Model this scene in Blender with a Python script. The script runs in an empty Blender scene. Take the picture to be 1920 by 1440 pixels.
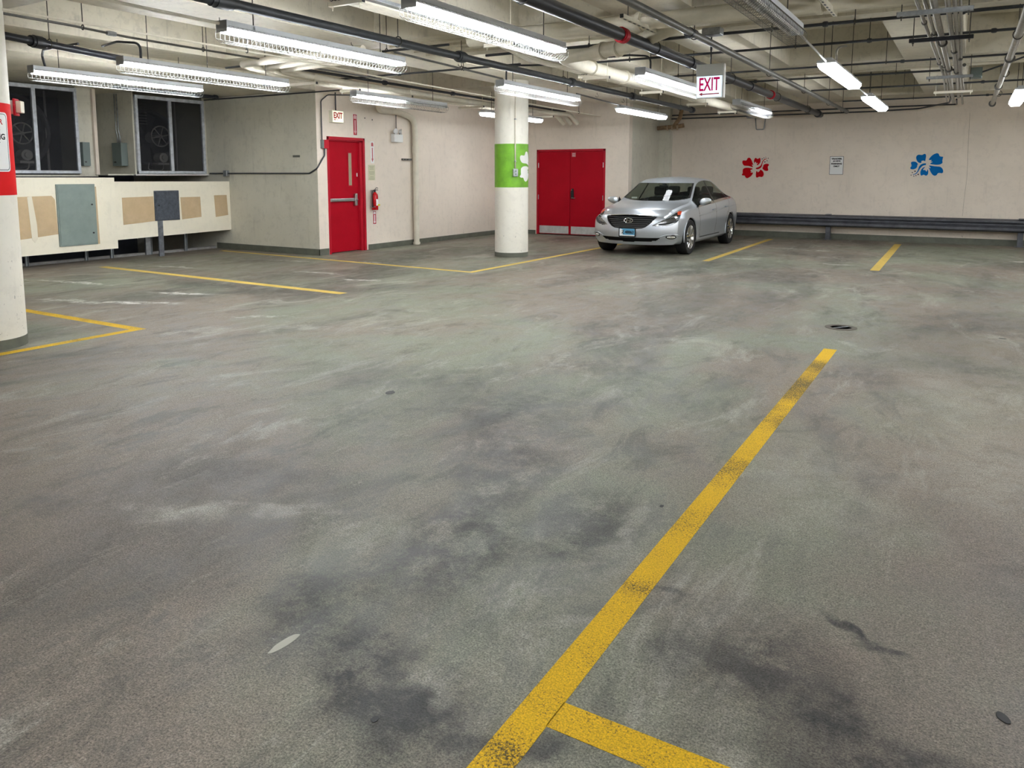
import bpy, bmesh, math, random
from mathutils import Vector, Matrix
random.seed(7)
S = bpy.context.scene
COL = S.collection
PI = math.pi

# ------------------------------------------------------------------ materials
def lin(c):
    return tuple(((v/255)/12.92 if v/255 <= .04045 else ((v/255+.055)/1.055)**2.4) for v in c)

def mat(name, col, rough=.6, metal=0., spec=.4, emit=None, estr=0., mott=0., mscale=3., bump=0., bscale=40., coat=0.):
    """col = linear rgb; mott = mottling amount of the paint itself"""
    m = bpy.data.materials.new(name); m.use_nodes = True
    nt = m.node_tree; b = nt.nodes['Principled BSDF']
    b.inputs['Base Color'].default_value = (*col, 1)
    b.inputs['Roughness'].default_value = rough
    b.inputs['Metallic'].default_value = metal
    b.inputs['Specular IOR Level'].default_value = spec
    if coat: b.inputs['Coat Weight'].default_value = coat; b.inputs['Coat Roughness'].default_value = .04
    if emit: b.inputs['Emission Color'].default_value = (*emit, 1); b.inputs['Emission Strength'].default_value = estr
    if mott:
        tc = nt.nodes.new('ShaderNodeTexCoord')
        n = nt.nodes.new('ShaderNodeTexNoise'); n.inputs['Scale'].default_value = mscale; n.inputs['Detail'].default_value = 6; n.inputs['Roughness'].default_value = .65
        nt.links.new(tc.outputs['Object'], n.inputs['Vector'])
        r = nt.nodes.new('ShaderNodeMapRange'); r.inputs['From Min'].default_value = .3; r.inputs['From Max'].default_value = .7
        r.inputs['To Min'].default_value = 1-mott; r.inputs['To Max'].default_value = 1+mott*.5
        nt.links.new(n.outputs['Fac'], r.inputs['Value'])
        v = nt.nodes.new('ShaderNodeVectorMath'); v.operation = 'SCALE'; v.inputs[0].default_value = col
        nt.links.new(r.outputs['Result'], v.inputs['Scale'])
        nt.links.new(v.outputs['Vector'], b.inputs['Base Color'])
    if bump:
        tc = nt.nodes.new('ShaderNodeTexCoord')
        n = nt.nodes.new('ShaderNodeTexNoise'); n.inputs['Scale'].default_value = bscale; n.inputs['Detail'].default_value = 4
        nt.links.new(tc.outputs['Object'], n.inputs['Vector'])
        bp = nt.nodes.new('ShaderNodeBump'); bp.inputs['Strength'].default_value = bump; bp.inputs['Distance'].default_value = .01
        nt.links.new(n.outputs['Fac'], bp.inputs['Height']); nt.links.new(bp.outputs['Normal'], b.inputs['Normal'])
    return m

def wall_mat(name, col, seams=False, grime=.12, wear=0.):
    """painted concrete: soft blotches, scuffs and dirt near the floor, hairline board seams"""
    m = mat(name, col, rough=.55, spec=.3); nt = m.node_tree; b = nt.nodes['Principled BSDF']; L = nt.links.new
    tc = nt.nodes.new('ShaderNodeTexCoord'); P = tc.outputs['Object']
    def noise(sc, det=5, rg=.6, vec=None):
        n = nt.nodes.new('ShaderNodeTexNoise'); n.inputs['Scale'].default_value = sc; n.inputs['Detail'].default_value = min(det, 3); n.inputs['Roughness'].default_value = rg
        L(vec or P, n.inputs['Vector']); return n.outputs['Fac']
    def rng(v, a, c, d, e):
        r = nt.nodes.new('ShaderNodeMapRange'); r.interpolation_type = 'SMOOTHSTEP'
        for k, x in zip(('From Min', 'From Max', 'To Min', 'To Max'), (a, c, d, e)): r.inputs[k].default_value = x
        L(v, r.inputs['Value']); return r.outputs['Result']
    def mul(a, c):
        q = nt.nodes.new('ShaderNodeMath'); q.operation = 'MULTIPLY'
        for i, x in enumerate((a, c)):
            if isinstance(x, (int, float)): q.inputs[i].default_value = x
            else: L(x, q.inputs[i])
        return q.outputs[0]
    f = rng(noise(.7), .3, .7, 1-grime, 1+grime*.3)
    f = mul(f, rng(noise(9, 8, .75), .35, .5, 1-grime*.7, 1))
    mp = nt.nodes.new('ShaderNodeMapping'); mp.inputs['Scale'].default_value = (3.2, 3.2, .35); L(P, mp.inputs['Vector'])
    f = mul(f, rng(noise(3, 6, .7, mp.outputs['Vector']), .3, .42, 1-grime*.8, 1))
    if wear:
        sep = nt.nodes.new('ShaderNodeSeparateXYZ'); L(P, sep.inputs[0])
        low = rng(sep.outputs['Z'], .1, 1.3, 1, 0)
        sp = rng(noise(26, 3, .7), .64, .72, 0, wear)
        q = mul(sp, low); s = nt.nodes.new('ShaderNodeMath'); s.operation = 'SUBTRACT'; s.inputs[0].default_value = 1; L(q, s.inputs[1])
        f = mul(f, s.outputs[0])
    v = nt.nodes.new('ShaderNodeVectorMath'); v.operation = 'SCALE'; v.inputs[0].default_value = col
    L(f, v.inputs['Scale']); L(v.outputs['Vector'], b.inputs['Base Color'])
    return m

M = {}
M['wall'] = wall_mat('painted_wall', (.87, .77, .665), wear=.5, grime=.07)
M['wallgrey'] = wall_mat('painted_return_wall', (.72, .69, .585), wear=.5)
M['ceil'] = wall_mat('painted_ceiling', (.74, .685, .56), grime=.16)
M['panel'] = wall_mat('painted_panel', (.90, .84, .69), grime=.06)
M['pillar'] = wall_mat('painted_pillar', (.87, .835, .74), wear=.6, grime=.07)
M['curb'] = mat('grey_curb_paint', (.30, .29, .28), .8, mott=.3, mscale=9)
M['base'] = mat('grey_green_base_paint', (.13, .135, .105), .7, mott=.25, mscale=5)
M['dark'] = mat('dark_plenum', (.012, .014, .02), .9)
M['darkbox'] = mat('dark_plenum_wall', (.06, .065, .08), .9, mott=.3)
M['tan'] = mat('bare_gypsum', (.58, .43, .26), .8, mott=.12, mscale=5)
M['spackle'] = mat('white_filler', (.82, .76, .62), .8)
M['red'] = mat('red_door_paint', (.42, .003, .014), .6, spec=.12, mott=.12, mscale=2)
M['redband'] = mat('red_band_paint', (.70, .008, .010), .6, spec=.15, mott=.1)
M['redframe'] = mat('red_frame_paint', (.46, .010, .024), .5, spec=.2)
M['green'] = mat('green_band_paint', (.17, .42, .025), .45, mott=.28, mscale=6)
M['white'] = mat('white_paint', (.83, .82, .80), .5)
M['steel'] = mat('brushed_steel', (.55, .55, .54), .35, 1., mott=.15, mscale=12)
M['galv'] = mat('galvanised_steel', (.42, .44, .46), .45, .8, mott=.3, mscale=16)
M['kick'] = mat('metal_kick_plate', (.62, .62, .61), .5, .3, mott=.2, mscale=8)
M['alu'] = mat('aluminium_frame', (.62, .65, .70), .5, .3, mott=.3, mscale=12)
M['rail'] = mat('dark_guard_rail', (.14, .145, .165), .38, .6, mott=.35, mscale=5)
M['black'] = mat('black_plastic', (.012, .012, .014), .45)
M['blackpipe'] = mat('black_steel_pipe', (.018, .020, .028), .38, mott=.3, mscale=8)
M['greypipe'] = mat('dark_grey_pipe', (.045, .05, .058), .42, mott=.3, mscale=8)
M['steelpipe'] = mat('grey_steel_pipe', (.16, .155, .145), .42, .3, mott=.3, mscale=8)
M['creampipe'] = mat('cream_painted_pipe', (.80, .745, .62), .5, mott=.12, mscale=6)
M['conduit'] = mat('galvanised_conduit', (.40, .38, .34), .4, .55, mott=.25, mscale=12)
M['rod'] = mat('threaded_rod', (.07, .065, .055), .6, .3)
M['housing'] = mat('fixture_housing', (.68, .70, .73), .45, 0, mott=.1)
M['wire'] = mat('white_wire_guard', (.13, .13, .125), .5, spec=.1)
M['wiredark'] = mat('dull_wire_guard', (.20, .19, .17), .5)
M['tubeoff'] = mat('unlit_tube', (.85, .85, .85), .2)
M['tube'] = mat('lit_tube', (1, 1, 1), .3, emit=(.93, .97, 1.0), estr=30)
M['lens'] = mat('lit_lens', (1, 1, 1), .3, emit=(.93, .97, 1.0), estr=6)
M['rubber'] = mat('tyre_rubber', (.012, .012, .013), .7)
M['sign'] = mat('white_sign_face', (.86, .86, .85), .4)
M['ink'] = mat('black_ink', (.01, .01, .01), .5)
M['redink'] = mat('red_ink', (.45, .01, .02), .5)
M['pinkink'] = mat('dull_red_sticker', (.52, .10, .11), .5)
M['blue'] = mat('blue_mural_paint', (.002, .15, .46), .8, spec=.1)
M['murred'] = mat('red_mural_paint', (.56, .002, .008), .8, spec=.1)
M['outline'] = mat('dark_outline_paint', (.03, .006, .02), .5)
M['gpanel'] = mat('grey_green_access_door', (.22, .27, .25), .45, mott=.12, mscale=6)
M['dpanel'] = mat('dark_grey_access_door', (.065, .075, .095), .5, mott=.5, mscale=20)
M['ebox'] = mat('grey_electrical_box', (.17, .21, .20), .45, mott=.1)

def stripe_mat(name, wear, col, spots=()):
    m = mat(name, col, .7, spec=.2); nt = m.node_tree; b = nt.nodes['Principled BSDF']; L = nt.links.new
    tc = nt.nodes.new('ShaderNodeTexCoord')
    def noise(sc, det, rg):
        n = nt.nodes.new('ShaderNodeTexNoise'); n.inputs['Scale'].default_value = sc; n.inputs['Detail'].default_value = det; n.inputs['Roughness'].default_value = rg
        L(tc.outputs['Object'], n.inputs['Vector']); return n.outputs['Fac']
    def rng(v, a, c, d, e):
        r = nt.nodes.new('ShaderNodeMapRange')
        for k, x in zip(('From Min', 'From Max', 'To Min', 'To Max'), (a, c, d, e)): r.inputs[k].default_value = x
        L(v, r.inputs['Value']); return r.outputs['Result']
    def add(p, q):
        s = nt.nodes.new('ShaderNodeMath'); s.operation = 'ADD'; L(p, s.inputs[0]); L(q, s.inputs[1]); return s.outputs[0]
    a = rng(noise(3.5, 4, .7), .35, .65, -.07, .07)     # worn in patches
    g = noise(120, 2, .8)
    tot = add(g, a); sep = nt.nodes.new('ShaderNodeSeparateXYZ'); L(tc.outputs['Object'], sep.inputs[0])
    for y, ln, k in spots:                              # where tyres cross the line
        d = nt.nodes.new('ShaderNodeMath'); d.operation = 'SUBTRACT'; L(sep.outputs['Y'], d.inputs[0]); d.inputs[1].default_value = y
        e = nt.nodes.new('ShaderNodeMath'); e.operation = 'ABSOLUTE'; L(d.outputs[0], e.inputs[0])
        tot = add(tot, rng(e.outputs[0], 0, ln, k, 0))
    f = rng(tot, .62-wear, .80-wear, 0, 1)
    mx = nt.nodes.new('ShaderNodeMix'); mx.data_type = 'RGBA'
    mx.inputs['A'].default_value = (*col, 1); mx.inputs['B'].default_value = (.10, .075, .03, 1)
    L(f, mx.inputs['Factor'])
    v = nt.nodes.new('ShaderNodeVectorMath'); v.operation = 'SCALE'; L(mx.outputs['Result'], v.inputs[0]); L(rng(noise(180, 1, .6), .3, .7, .75, 1.25), v.inputs['Scale']); L(v.outputs[0], b.inputs['Base Color'])
    return m
M['stripe'] = stripe_mat('worn_yellow_paint', .05, (.70, .42, .014), ((5.7, 1.0, .24), (4.75, .4, .15), (3.9, .35, .14), (3.1, .2, .10), (2.53, .09, .16), (1.58, .13, .17), (6.4, .3, .15)))
M['stripefar'] = stripe_mat('faded_yellow_paint', .04, (.60, .42, .10))

def screen_mat():
    """fine dark insect mesh: about half open"""
    m = bpy.data.materials.new('dark_screen_mesh'); m.use_nodes = True; nt = m.node_tree
    b = nt.nodes['Principled BSDF']; b.inputs['Base Color'].default_value = (.01, .011, .016, 1); b.inputs['Roughness'].default_value = .6
    t = nt.nodes.new('ShaderNodeBsdfTransparent'); mx = nt.nodes.new('ShaderNodeMixShader'); mx.inputs[0].default_value = .38
    nt.links.new(t.outputs[0], mx.inputs[1]); nt.links.new(b.outputs[0], mx.inputs[2])
    nt.links.new(mx.outputs[0], nt.nodes['Material Output'].inputs['Surface']); return m
M['screen'] = screen_mat()
def glass_mat(name, tint, fac=.55, rough=.02):
    m = bpy.data.materials.new(name); m.use_nodes = True; nt = m.node_tree
    b = nt.nodes['Principled BSDF']; b.inputs['Base Color'].default_value = (.01, .012, .012, 1); b.inputs['Roughness'].default_value = rough; b.inputs['Specular IOR Level'].default_value = .8
    t = nt.nodes.new('ShaderNodeBsdfTransparent'); t.inputs[0].default_value = (*tint, 1); mx = nt.nodes.new('ShaderNodeMixShader'); mx.inputs[0].default_value = fac
    nt.links.new(t.outputs[0], mx.inputs[1]); nt.links.new(b.outputs[0], mx.inputs[2])
    nt.links.new(mx.outputs[0], nt.nodes['Material Output'].inputs['Surface']); return m
M['glass'] = glass_mat('car_window_glass', (.72, .78, .73), .28)
M['lampglass'] = glass_mat('clear_lamp_lens', (.95, .95, .95), .35)

def floor_mat():
    m = bpy.data.materials.new('worn_garage_concrete'); m.use_nodes = True; nt = m.node_tree; L = nt.links.new
    b = nt.nodes['Principled BSDF']; b.inputs['Roughness'].default_value = .5; b.inputs['Specular IOR Level'].default_value = .35
    tc = nt.nodes.new('ShaderNodeTexCoord'); P = tc.outputs['Object']
    def N(t): return nt.nodes.new(t)
    def mapping(rot, sc, loc=(0, 0, 0), vec=None):
        q = N('ShaderNodeMapping'); q.inputs['Rotation'].default_value = (0, 0, rot); q.inputs['Scale'].default_value = sc; q.inputs['Location'].default_value = loc
        L(vec or P, q.inputs['Vector']); return q.outputs['Vector']
    def noise(sc, det=6, rg=.6, dist=0., vec=None):
        n = N('ShaderNodeTexNoise'); n.inputs['Scale'].default_value = sc; n.inputs['Detail'].default_value = det
        n.inputs['Roughness'].default_value = rg; n.inputs['Distortion'].default_value = dist; L(vec or P, n.inputs['Vector']); return n.outputs['Fac']
    def rng(v, a, c, d=0., e=1., sm=True):
        r = N('ShaderNodeMapRange'); r.interpolation_type = 'SMOOTHSTEP' if sm else 'LINEAR'
        for k, x in zip(('From Min', 'From Max', 'To Min', 'To Max'), (a, c, d, e)): r.inputs[k].default_value = x
        L(v, r.inputs['Value']); return r.outputs['Result']
    def mth(op, a, c):
        q = N('ShaderNodeMath'); q.operation = op
        for i, x in enumerate((a, c)):
            if isinstance(x, (int, float)): q.inputs[i].default_value = x
            else: L(x, q.inputs[i])
        return q.outputs[0]
    def mix(f, A, B, mode='MIX'):
        q = N('ShaderNodeMix'); q.data_type = 'RGBA'; q.blend_type = mode
        if isinstance(f, (int, float)): q.inputs['Factor'].default_value = f
        else: L(f, q.inputs['Factor'])
        for k, x in (('A', A), ('B', B)):
            if isinstance(x, tuple): q.inputs[k].default_value = (*x, 1)
            else: L(x, q.inputs[k])
        return q.outputs['Result']
    # warped position for the hand placed stains
    wn = N('ShaderNodeTexNoise'); wn.inputs['Scale'].default_value = 3.4; wn.inputs['Detail'].default_value = 5; L(P, wn.inputs['Vector'])
    ws = N('ShaderNodeVectorMath'); ws.operation = 'SUBTRACT'; L(wn.outputs['Color'], ws.inputs[0]); ws.inputs[1].default_value = (.5, .5, .5)
    wm = N('ShaderNodeVectorMath'); wm.operation = 'SCALE'; L(ws.outputs[0], wm.inputs[0]); wm.inputs['Scale'].default_value = .45
    wa = N('ShaderNodeVectorMath'); wa.operation = 'ADD'; L(P, wa.inputs[0]); L(wm.outputs[0], wa.inputs[1]); W = wa.outputs[0]
    GREEN, WARM, DARK, PALE = (.203, .214, .158), (.215, .178, .142), (.048, .047, .041), (.37, .35, .295)
    c = mix(rng(noise(.33, 4, .6, .4), .43, .57), GREEN, WARM)
    c = mix(rng(noise(1.1, 7, .62, .6, mapping(.3, (1.3, .5, 1))), .42, .72, 0, .55), c, WARM)
    def vadd(v, k): return mth('MULTIPLY', v, k)
    fine = noise(4.2, 6, .74, .4, mapping(1.1, (1.2, .75, 1)))
    # soft dark traffic film, streaked the way the cars turn
    c = mix(rng(noise(.55, 5, .66, .8, mapping(1.0, (1.15, .5, 1), (3, 1, 0))), .46, .66, 0, .62), c, DARK)
    c = mix(rng(noise(1.7, 6, .74, .7, mapping(.35, (1.4, .7, 1), (7, 2, 0))), .50, .66, 0, .50), c, DARK)
    c = mix(rng(fine, .50, .62, 0, .34), c, DARK)
    # paler scuffed film
    c = mix(rng(noise(1.5, 6, .74, .8, mapping(1.05, (1.4, .6, 1), (1, 9, 0))), .52, .68, 0, .55), c, PALE)
    c = mix(rng(fine, .30, .43, .40, 0), c, PALE)
    ragn = {3.: noise(5., 5, .78), 9: noise(9, 5, .75)}
    def blob(col, x, y, sx, sy, rot, k, rag=.5, a=1., sc=3.):
        nonlocal c
        s = N('ShaderNodeVectorMath'); s.operation = 'SUBTRACT'; L(W, s.inputs[0]); s.inputs[1].default_value = (x, y, 0)
        r = N('ShaderNodeVectorRotate'); r.rotation_type = 'Z_AXIS'; r.inputs['Angle'].default_value = -rot; L(s.outputs[0], r.inputs['Vector'])
        d = N('ShaderNodeVectorMath'); d.operation = 'MULTIPLY'; L(r.outputs[0], d.inputs[0]); d.inputs[1].default_value = (1/sx, 1/sy, 0)
        le = N('ShaderNodeVectorMath'); le.operation = 'LENGTH'; L(d.outputs[0], le.inputs[0])
        f = mth('MULTIPLY', rng(le.outputs['Value'], .25, 1.15, 1, 0), rng(ragn[sc], .36, .60, 1-rag, 1))
        c = mix(mth('MULTIPLY', f, k), c, col)
    D2 = (.030, .029, .029)
    for q in [(.5, 3.2, 1.3, 2.6, -.15, .75), (-3.6, 1.7, 1.3, .7, .3, .6), (.3, 7.0, 1.2, 1.6, 0, .5), (-10.5, 8.5, 3, 2, 0, .4)]: blob((.185, .152, .126), *q[:5], q[5], .35)
    for q in [  # dark rubber and oil films, and a dark oval beneath the car   (x, y, size along, size across, heading, strength)
        (-1.90, 1.80, .26, .42, .5, .85), (-1.50, 1.63, .22, .34, .75, 1), (-1.27, 1.58, .20, .30, .9, .95), (-1.10, 1.50, .2, .2, .9, .85),
        (-1.72, 2.45, .34, .70, .25, .8), (-1.36, 2.85, .26, .55, .2, .7), (-1.95, 3.2, .35, .6, .3, .6), (-2.3, 3.9, .5, .9, .4, .5),
        (-.88, 2.56, .16, .05, -.1, .95), (-.45, 2.25, .38, .34, -.6, .75), (-.15, 2.1, .5, .16, -.35, .9), (-.25, 2.62, .14, .04, -.5, 1), (-.1, 1.85, .5, .12, -.2, .6), (-.75, 2.3, .12, .3, .2, .5),
        (-.95, 1.62, .16, .10, .3, .85), (.1, 6.9, .9, .35, -.1, .45), (-2.4, 4.4, 1.2, .5, .6, .35), (-3.8, 4.3, 1.0, .4, .3, .3), (-2.0, 5.3, .9, .4, .1, .3),
        (-3.6, 1.78, .18, .12, .2, .4), (-2.95, 2.6, .5, .3, .4, .35), (.35, 3.2, .3, .7, .3, .35), (-3.6, 14.9, 1.0, .45, 0, .45), (-2.3, 15.6, 1.2, .5, 0, .4), (-5.5, 15.8, 1.3, 1.9, 0, .5),
        (-9.2, 6.9, 1.5, .3, .1, .35), (-7.8, 8.4, .5, .15, .2, .55), (-10.8, 9.3, 1.2, .35, .1, .45), (-9.2, 5.0, 1.3, .3, .3, .35), (-12.2, 8.3, 1.0, .4, .2, .4), (0.2, 15.6, 1.5, .4, .1, .4)]:
        blob(D2, *q[:5], q[5], .75)
    for q in [(-2.7, 2.25, .5, .09, .55, .55), (-3.0, 2.05, .3, .18, .3, .5), (-1.18, 2.9, .07, .45, .2, .45), (-1.05, 2.2, .25, .08, .3, .4), (-.05, 5.8, .35, 1.1, .1, .35),
              (-.6, 3.9, .5, .8, .2, .4), (.3, 4.4, .6, .9, .2, .35), (-1.3, 1.72, .06, .12, .7, .7), (-2.0, 2.35, .2, .2, 0, .35)]:
        blob(PALE, *q[:5], q[5], .75)
    W2 = (.62, .60, .56)
    for q in [(-10.8, 6.05, 1.0, .07, .18, 1), (-8.55, 6.2, .55, .10, .35, 1), (-8.45, 5.42, .75, .10, .45, 1), (-9.2, 5.15, .6, .1, .4, .8), (-7.5, 8.35, .45, .06, .2, 1), (-11.2, 7.95, .8, .07, .2, .9),
              (-8.6, 8.6, .5, .08, .2, .8), (-3.6, 14.05, .45, .10, .15, .8), (-1.97, 14.0, .4, .09, .1, .8), (-3.2, 16.6, .4, .1, .1, .6), (.9, 16.1, .4, .09, .1, .9), (-10.2, 9.6, .7, .07, .2, .7), (-2.6, 16.4, .5, .05, .15, .8), (-6.4, 5.6, .5, .04, .5, .5), (-8.8, 10.1, .3, .05, .1, .8)]:
        blob(W2, *q[:5], q[5], 1., sc=9)
    # aggregate speckle and coarse pitting of the worn surface
    g1 = noise(150, 2, .8); g2 = noise(46, 4, .8)
    sp = mth('MULTIPLY', rng(g1, .30, .70, .34, 1.66, False), rng(g2, .32, .68, .74, 1.24, False))
    v = N('ShaderNodeVectorMath'); v.operation = 'SCALE'; L(c, v.inputs[0]); L(sp, v.inputs['Scale'])
    L(v.outputs[0], b.inputs['Base Color'])
    L(rng(fine, .35, .65, .62, .42), b.inputs['Roughness'])
    bp = N('ShaderNodeBump'); bp.inputs['Strength'].default_value = .35; bp.inputs['Distance'].default_value = .004
    L(g1, bp.inputs['Height']); L(bp.outputs['Normal'], b.inputs['Normal'])
    return m
M['floor'] = floor_mat()

# ------------------------------------------------------------------ mesh helpers
def link(name, me, m, parent=None, smooth=False):
    o = bpy.data.objects.new(name, me); COL.objects.link(o)
    if m is not None:
        me.materials.append(m if not isinstance(m, str) else M[m])
    if parent is not None: o.parent = parent
    if smooth:
        for p in me.polygons: p.use_smooth = True
    return o
def obj(name, bm, m, parent=None, smooth=False, auto=False):
    me = bpy.data.meshes.new(name); bmesh.ops.recalc_face_normals(bm, faces=bm.faces); bm.to_mesh(me); bm.free()
    o = link(name, me, m, parent, smooth or auto)
    if auto:
        try: me.set_sharp_from_angle(angle=math.radians(35))
        except Exception: pass
    return o
def tag(o, label, cat, group=None, kind=None):
    o['label'] = label; o['category'] = cat
    if group: o['group'] = group
    if kind: o['kind'] = kind
    return o
def struct(o, label=None):
    o['kind'] = 'structure'
    if label: o['label'] = label
    return o
def empty(name, loc=(0, 0, 0), rz=0.):
    o = bpy.data.objects.new(name, None); COL.objects.link(o); o.location = loc; o.rotation_euler = (0, 0, rz); o.empty_display_size = .1
    return o
def B(): return bmesh.new()
def box(bm, x0, x1, y0, y1, z0, z1, bev=0.):
    vs = [bm.verts.new((x, y, z)) for x in (x0, x1) for y in (y0, y1) for z in (z0, z1)]
    fs = [bm.faces.new([vs[i] for i in q]) for q in ((0, 1, 3, 2), (4, 6, 7, 5), (0, 4, 5, 1), (2, 3, 7, 6), (0, 2, 6, 4), (1, 5, 7, 3))]
    if bev:
        es = {e for f in fs for e in f.edges}
        bmesh.ops.bevel(bm, geom=list(es), offset=bev, segments=2, affect='EDGES', profile=.5)
    return bm
def fillet(pts, rad):
    pts = [Vector(p) for p in pts]
    if rad <= 0 or len(pts) < 3: return pts
    out = [pts[0]]
    for i in range(1, len(pts)-1):
        a, b, c = pts[i-1], pts[i], pts[i+1]
        u, v = (a-b), (c-b); lu, lv = u.length, v.length; u.normalize(); v.normalize()
        ang = u.angle(v)
        if ang > PI-.02: out.append(b); continue
        d = min(rad/math.tan(ang/2), lu*.48, lv*.48)
        p, q = b+u*d, b+v*d; n = 7
        for k in range(n+1):
            t = k/n; out.append((1-t)**2*p+2*t*(1-t)*b+t*t*q)
    out.append(pts[-1]); return out
def tube(bm, pts, r, seg=12, rad=0., cap=True):
    P = fillet(pts, rad); rings = []; nrm = None
    for i, p in enumerate(P):
        t = (P[min(i+1, len(P)-1)]-P[max(i-1, 0)]).normalized()
        if nrm is None:
            nrm = t.orthogonal().normalized()
        else:
            nrm = (nrm-t*nrm.dot(t)).normalized()
        b = t.cross(nrm)
        rr = r[i] if isinstance(r, (list, tuple)) else r
        rings.append([bm.verts.new(p+(nrm*math.cos(2*PI*k/seg+PI/seg)+b*math.sin(2*PI*k/seg+PI/seg))*rr) for k in range(seg)])
    for a, b in zip(rings, rings[1:]):
        for k in range(seg): bm.faces.new((a[k], a[(k+1) % seg], b[(k+1) % seg], b[k]))
    if cap: bm.faces.new(rings[0][::-1]); bm.faces.new(rings[-1])
    return bm
def lathe(bm, prof, seg=24, mtx=None):
    """prof = [(r, z)]"""
    rings = []
    for r, z in prof:
        rings.append([bm.verts.new((r*math.cos(2*PI*k/seg), r*math.sin(2*PI*k/seg), z)) for k in range(seg)])
    for a, b in zip(rings, rings[1:]):
        for k in range(seg): bm.faces.new((a[k], a[(k+1) % seg], b[(k+1) % seg], b[k]))
    if prof[0][0] > 1e-5: bm.faces.new(rings[0][::-1])
    if prof[-1][0] > 1e-5: bm.faces.new(rings[-1])
    vs = [v for r in rings for v in r]
    bmesh.ops.remove_doubles(bm, verts=vs, dist=1e-6)
    return bm
def xf(bm, mtx):
    bmesh.ops.transform(bm, matrix=mtx, verts=bm.verts); return bm
def prism(bm, poly, h, frame):
    """2-D outline extruded by h along the frame's normal"""
    from mathutils.geometry import tessellate_polygon
    tri = tessellate_polygon([[Vector((x, y, 0)) for x, y in poly]])
    a = [bm.verts.new(frame @ Vector((x, y, 0))) for x, y in poly]; b = [bm.verts.new(frame @ Vector((x, y, h))) for x, y in poly]
    for t in tri:
        bm.faces.new([b[i] for i in t]); bm.faces.new([a[i] for i in t][::-1])
    n = len(poly)
    for i in range(n): bm.faces.new((a[i], a[(i+1) % n], b[(i+1) % n], b[i]))
    return bm
def frameX(x, y, z): return Matrix(((0, 0, 1, x), (1, 0, 0, y), (0, 1, 0, z), (0, 0, 0, 1)))     # on a wall facing +X
def frameY(x, y, z): return Matrix(((1, 0, 0, x), (0, 0, -1, y), (0, 1, 0, z), (0, 0, 0, 1)))    # on a wall facing -Y
def frameZ(x, y, z): return Matrix.Translation((x, y, z))
def circ(cx, cy, r, n=14): return [(cx+r*math.cos(2*PI*k/n), cy+r*math.sin(2*PI*k/n)) for k in range(n)]
def rrect(w, h, r, n=5):
    out = []
    for (sx, sy, a0) in ((1, 1, 0), (-1, 1, PI/2), (-1, -1, PI), (1, -1, 1.5*PI)):
        for k in range(n+1):
            a = a0+PI/2*k/n; out.append((sx*(w/2-r)+r*math.cos(a), sy*(h/2-r)+r*math.sin(a)))
    return out
def text(name, s, size, m, frame, parent, depth=.002, bold=0., width=None, height=None, wrap=None):
    cu = bpy.data.curves.new('t', 'FONT'); cu.body = s; cu.size = size; cu.align_x = 'CENTER'; cu.align_y = 'CENTER'; cu.extrude = depth/2; cu.offset = bold; cu.resolution_u = 3; cu.space_line = .95
    to = bpy.data.objects.new('t', cu); COL.objects.link(to)
    dg = bpy.context.evaluated_depsgraph_get(); me = bpy.data.meshes.new_from_object(to.evaluated_get(dg)); me.name = name
    bpy.data.objects.remove(to); bpy.data.curves.remove(cu)
    vs = me.vertices
    x0, x1 = min(v.co.x for v in vs), max(v.co.x for v in vs); y0, y1 = min(v.co.y for v in vs), max(v.co.y for v in vs)
    kx = width/(x1-x0) if width else 1; ky = height/(y1-y0) if height else (kx if width else 1)
    for v in vs:
        c = Vector(((v.co.x-(x0+x1)/2)*kx, (v.co.y-(y0+y1)/2)*ky, v.co.z+depth/2))
        v.co = wrap(c) if wrap else frame @ c
    me.materials.clear()
    return link(name, me, m, parent)
def copy_tree(o, parent=None):
    c = o.copy(); COL.objects.link(c); c.parent = parent
    for k in o.children: copy_tree(k, c)
    return c

# ------------------------------------------------------------------ room
SL, SO = 3.72, 3.20                       # slab underside, beam underside
RIBX = [(-10.62, -9.60), (-7.75, -6.75), (-5.42, -4.60), (-3.40, -2.56), (-.97, -.19), (1.50, 2.30), (3.95, 4.75), (6.30, 7.10)]
RIBY = [(-7.0, -5.5), (-2.1, -.6), (2.9, 4.4), (7.88, 9.40), (12.80, 14.20), (18.45, 19.7)]
def ceil_z(x, y):
    if x < -10.42 and y < 10.5: return 3.04
    if any(a <= x <= b for a, b in RIBX) or any(a <= y <= b for a, b in RIBY): return SO
    return SL
def tess(bm, x0, x1, y0, y1, z0, z1): box(bm, x0, x1, y0, y1, z0, z1)

b = B(); box(b, -13.35, 8.2, -9.2, 19.8, -.25, 0); struct(obj('floor', b, 'floor'))
b = B(); box(b, -16.2, 8.2, -9.2, 19.8, SL, SL+.2)
for x0, x1 in RIBX: box(b, x0, x1, -9.2, 19.8, SO, SL)
xs = sorted(RIBX)
for y0, y1 in RIBY:
    e = [-16.2]+[v for r in xs for v in r]+[8.2]
    for i in range(0, len(e), 2):
        if e[i+1] > e[i]: box(b, e[i], e[i+1], y0, y1, SO+.001, SL)
# board-marked ridges left along the beam soffits
for y0, y1 in RIBY[3:5]:
    for k, yy in enumerate((.30, .55, .82, 1.10)):
        box(b, -6.75, 8.2, y0+yy, y0+yy+.035, SO-.022-.008*(k % 2), SO+.002)
struct(obj('ceiling', b, 'ceil'))
b = B(); box(b, -16.2, -10.42, -9.2, 10.5, 3.04, SL-.01); struct(obj('trim_1', b, 'ceil'), 'low cream soffit over the louvre windows')

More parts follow.
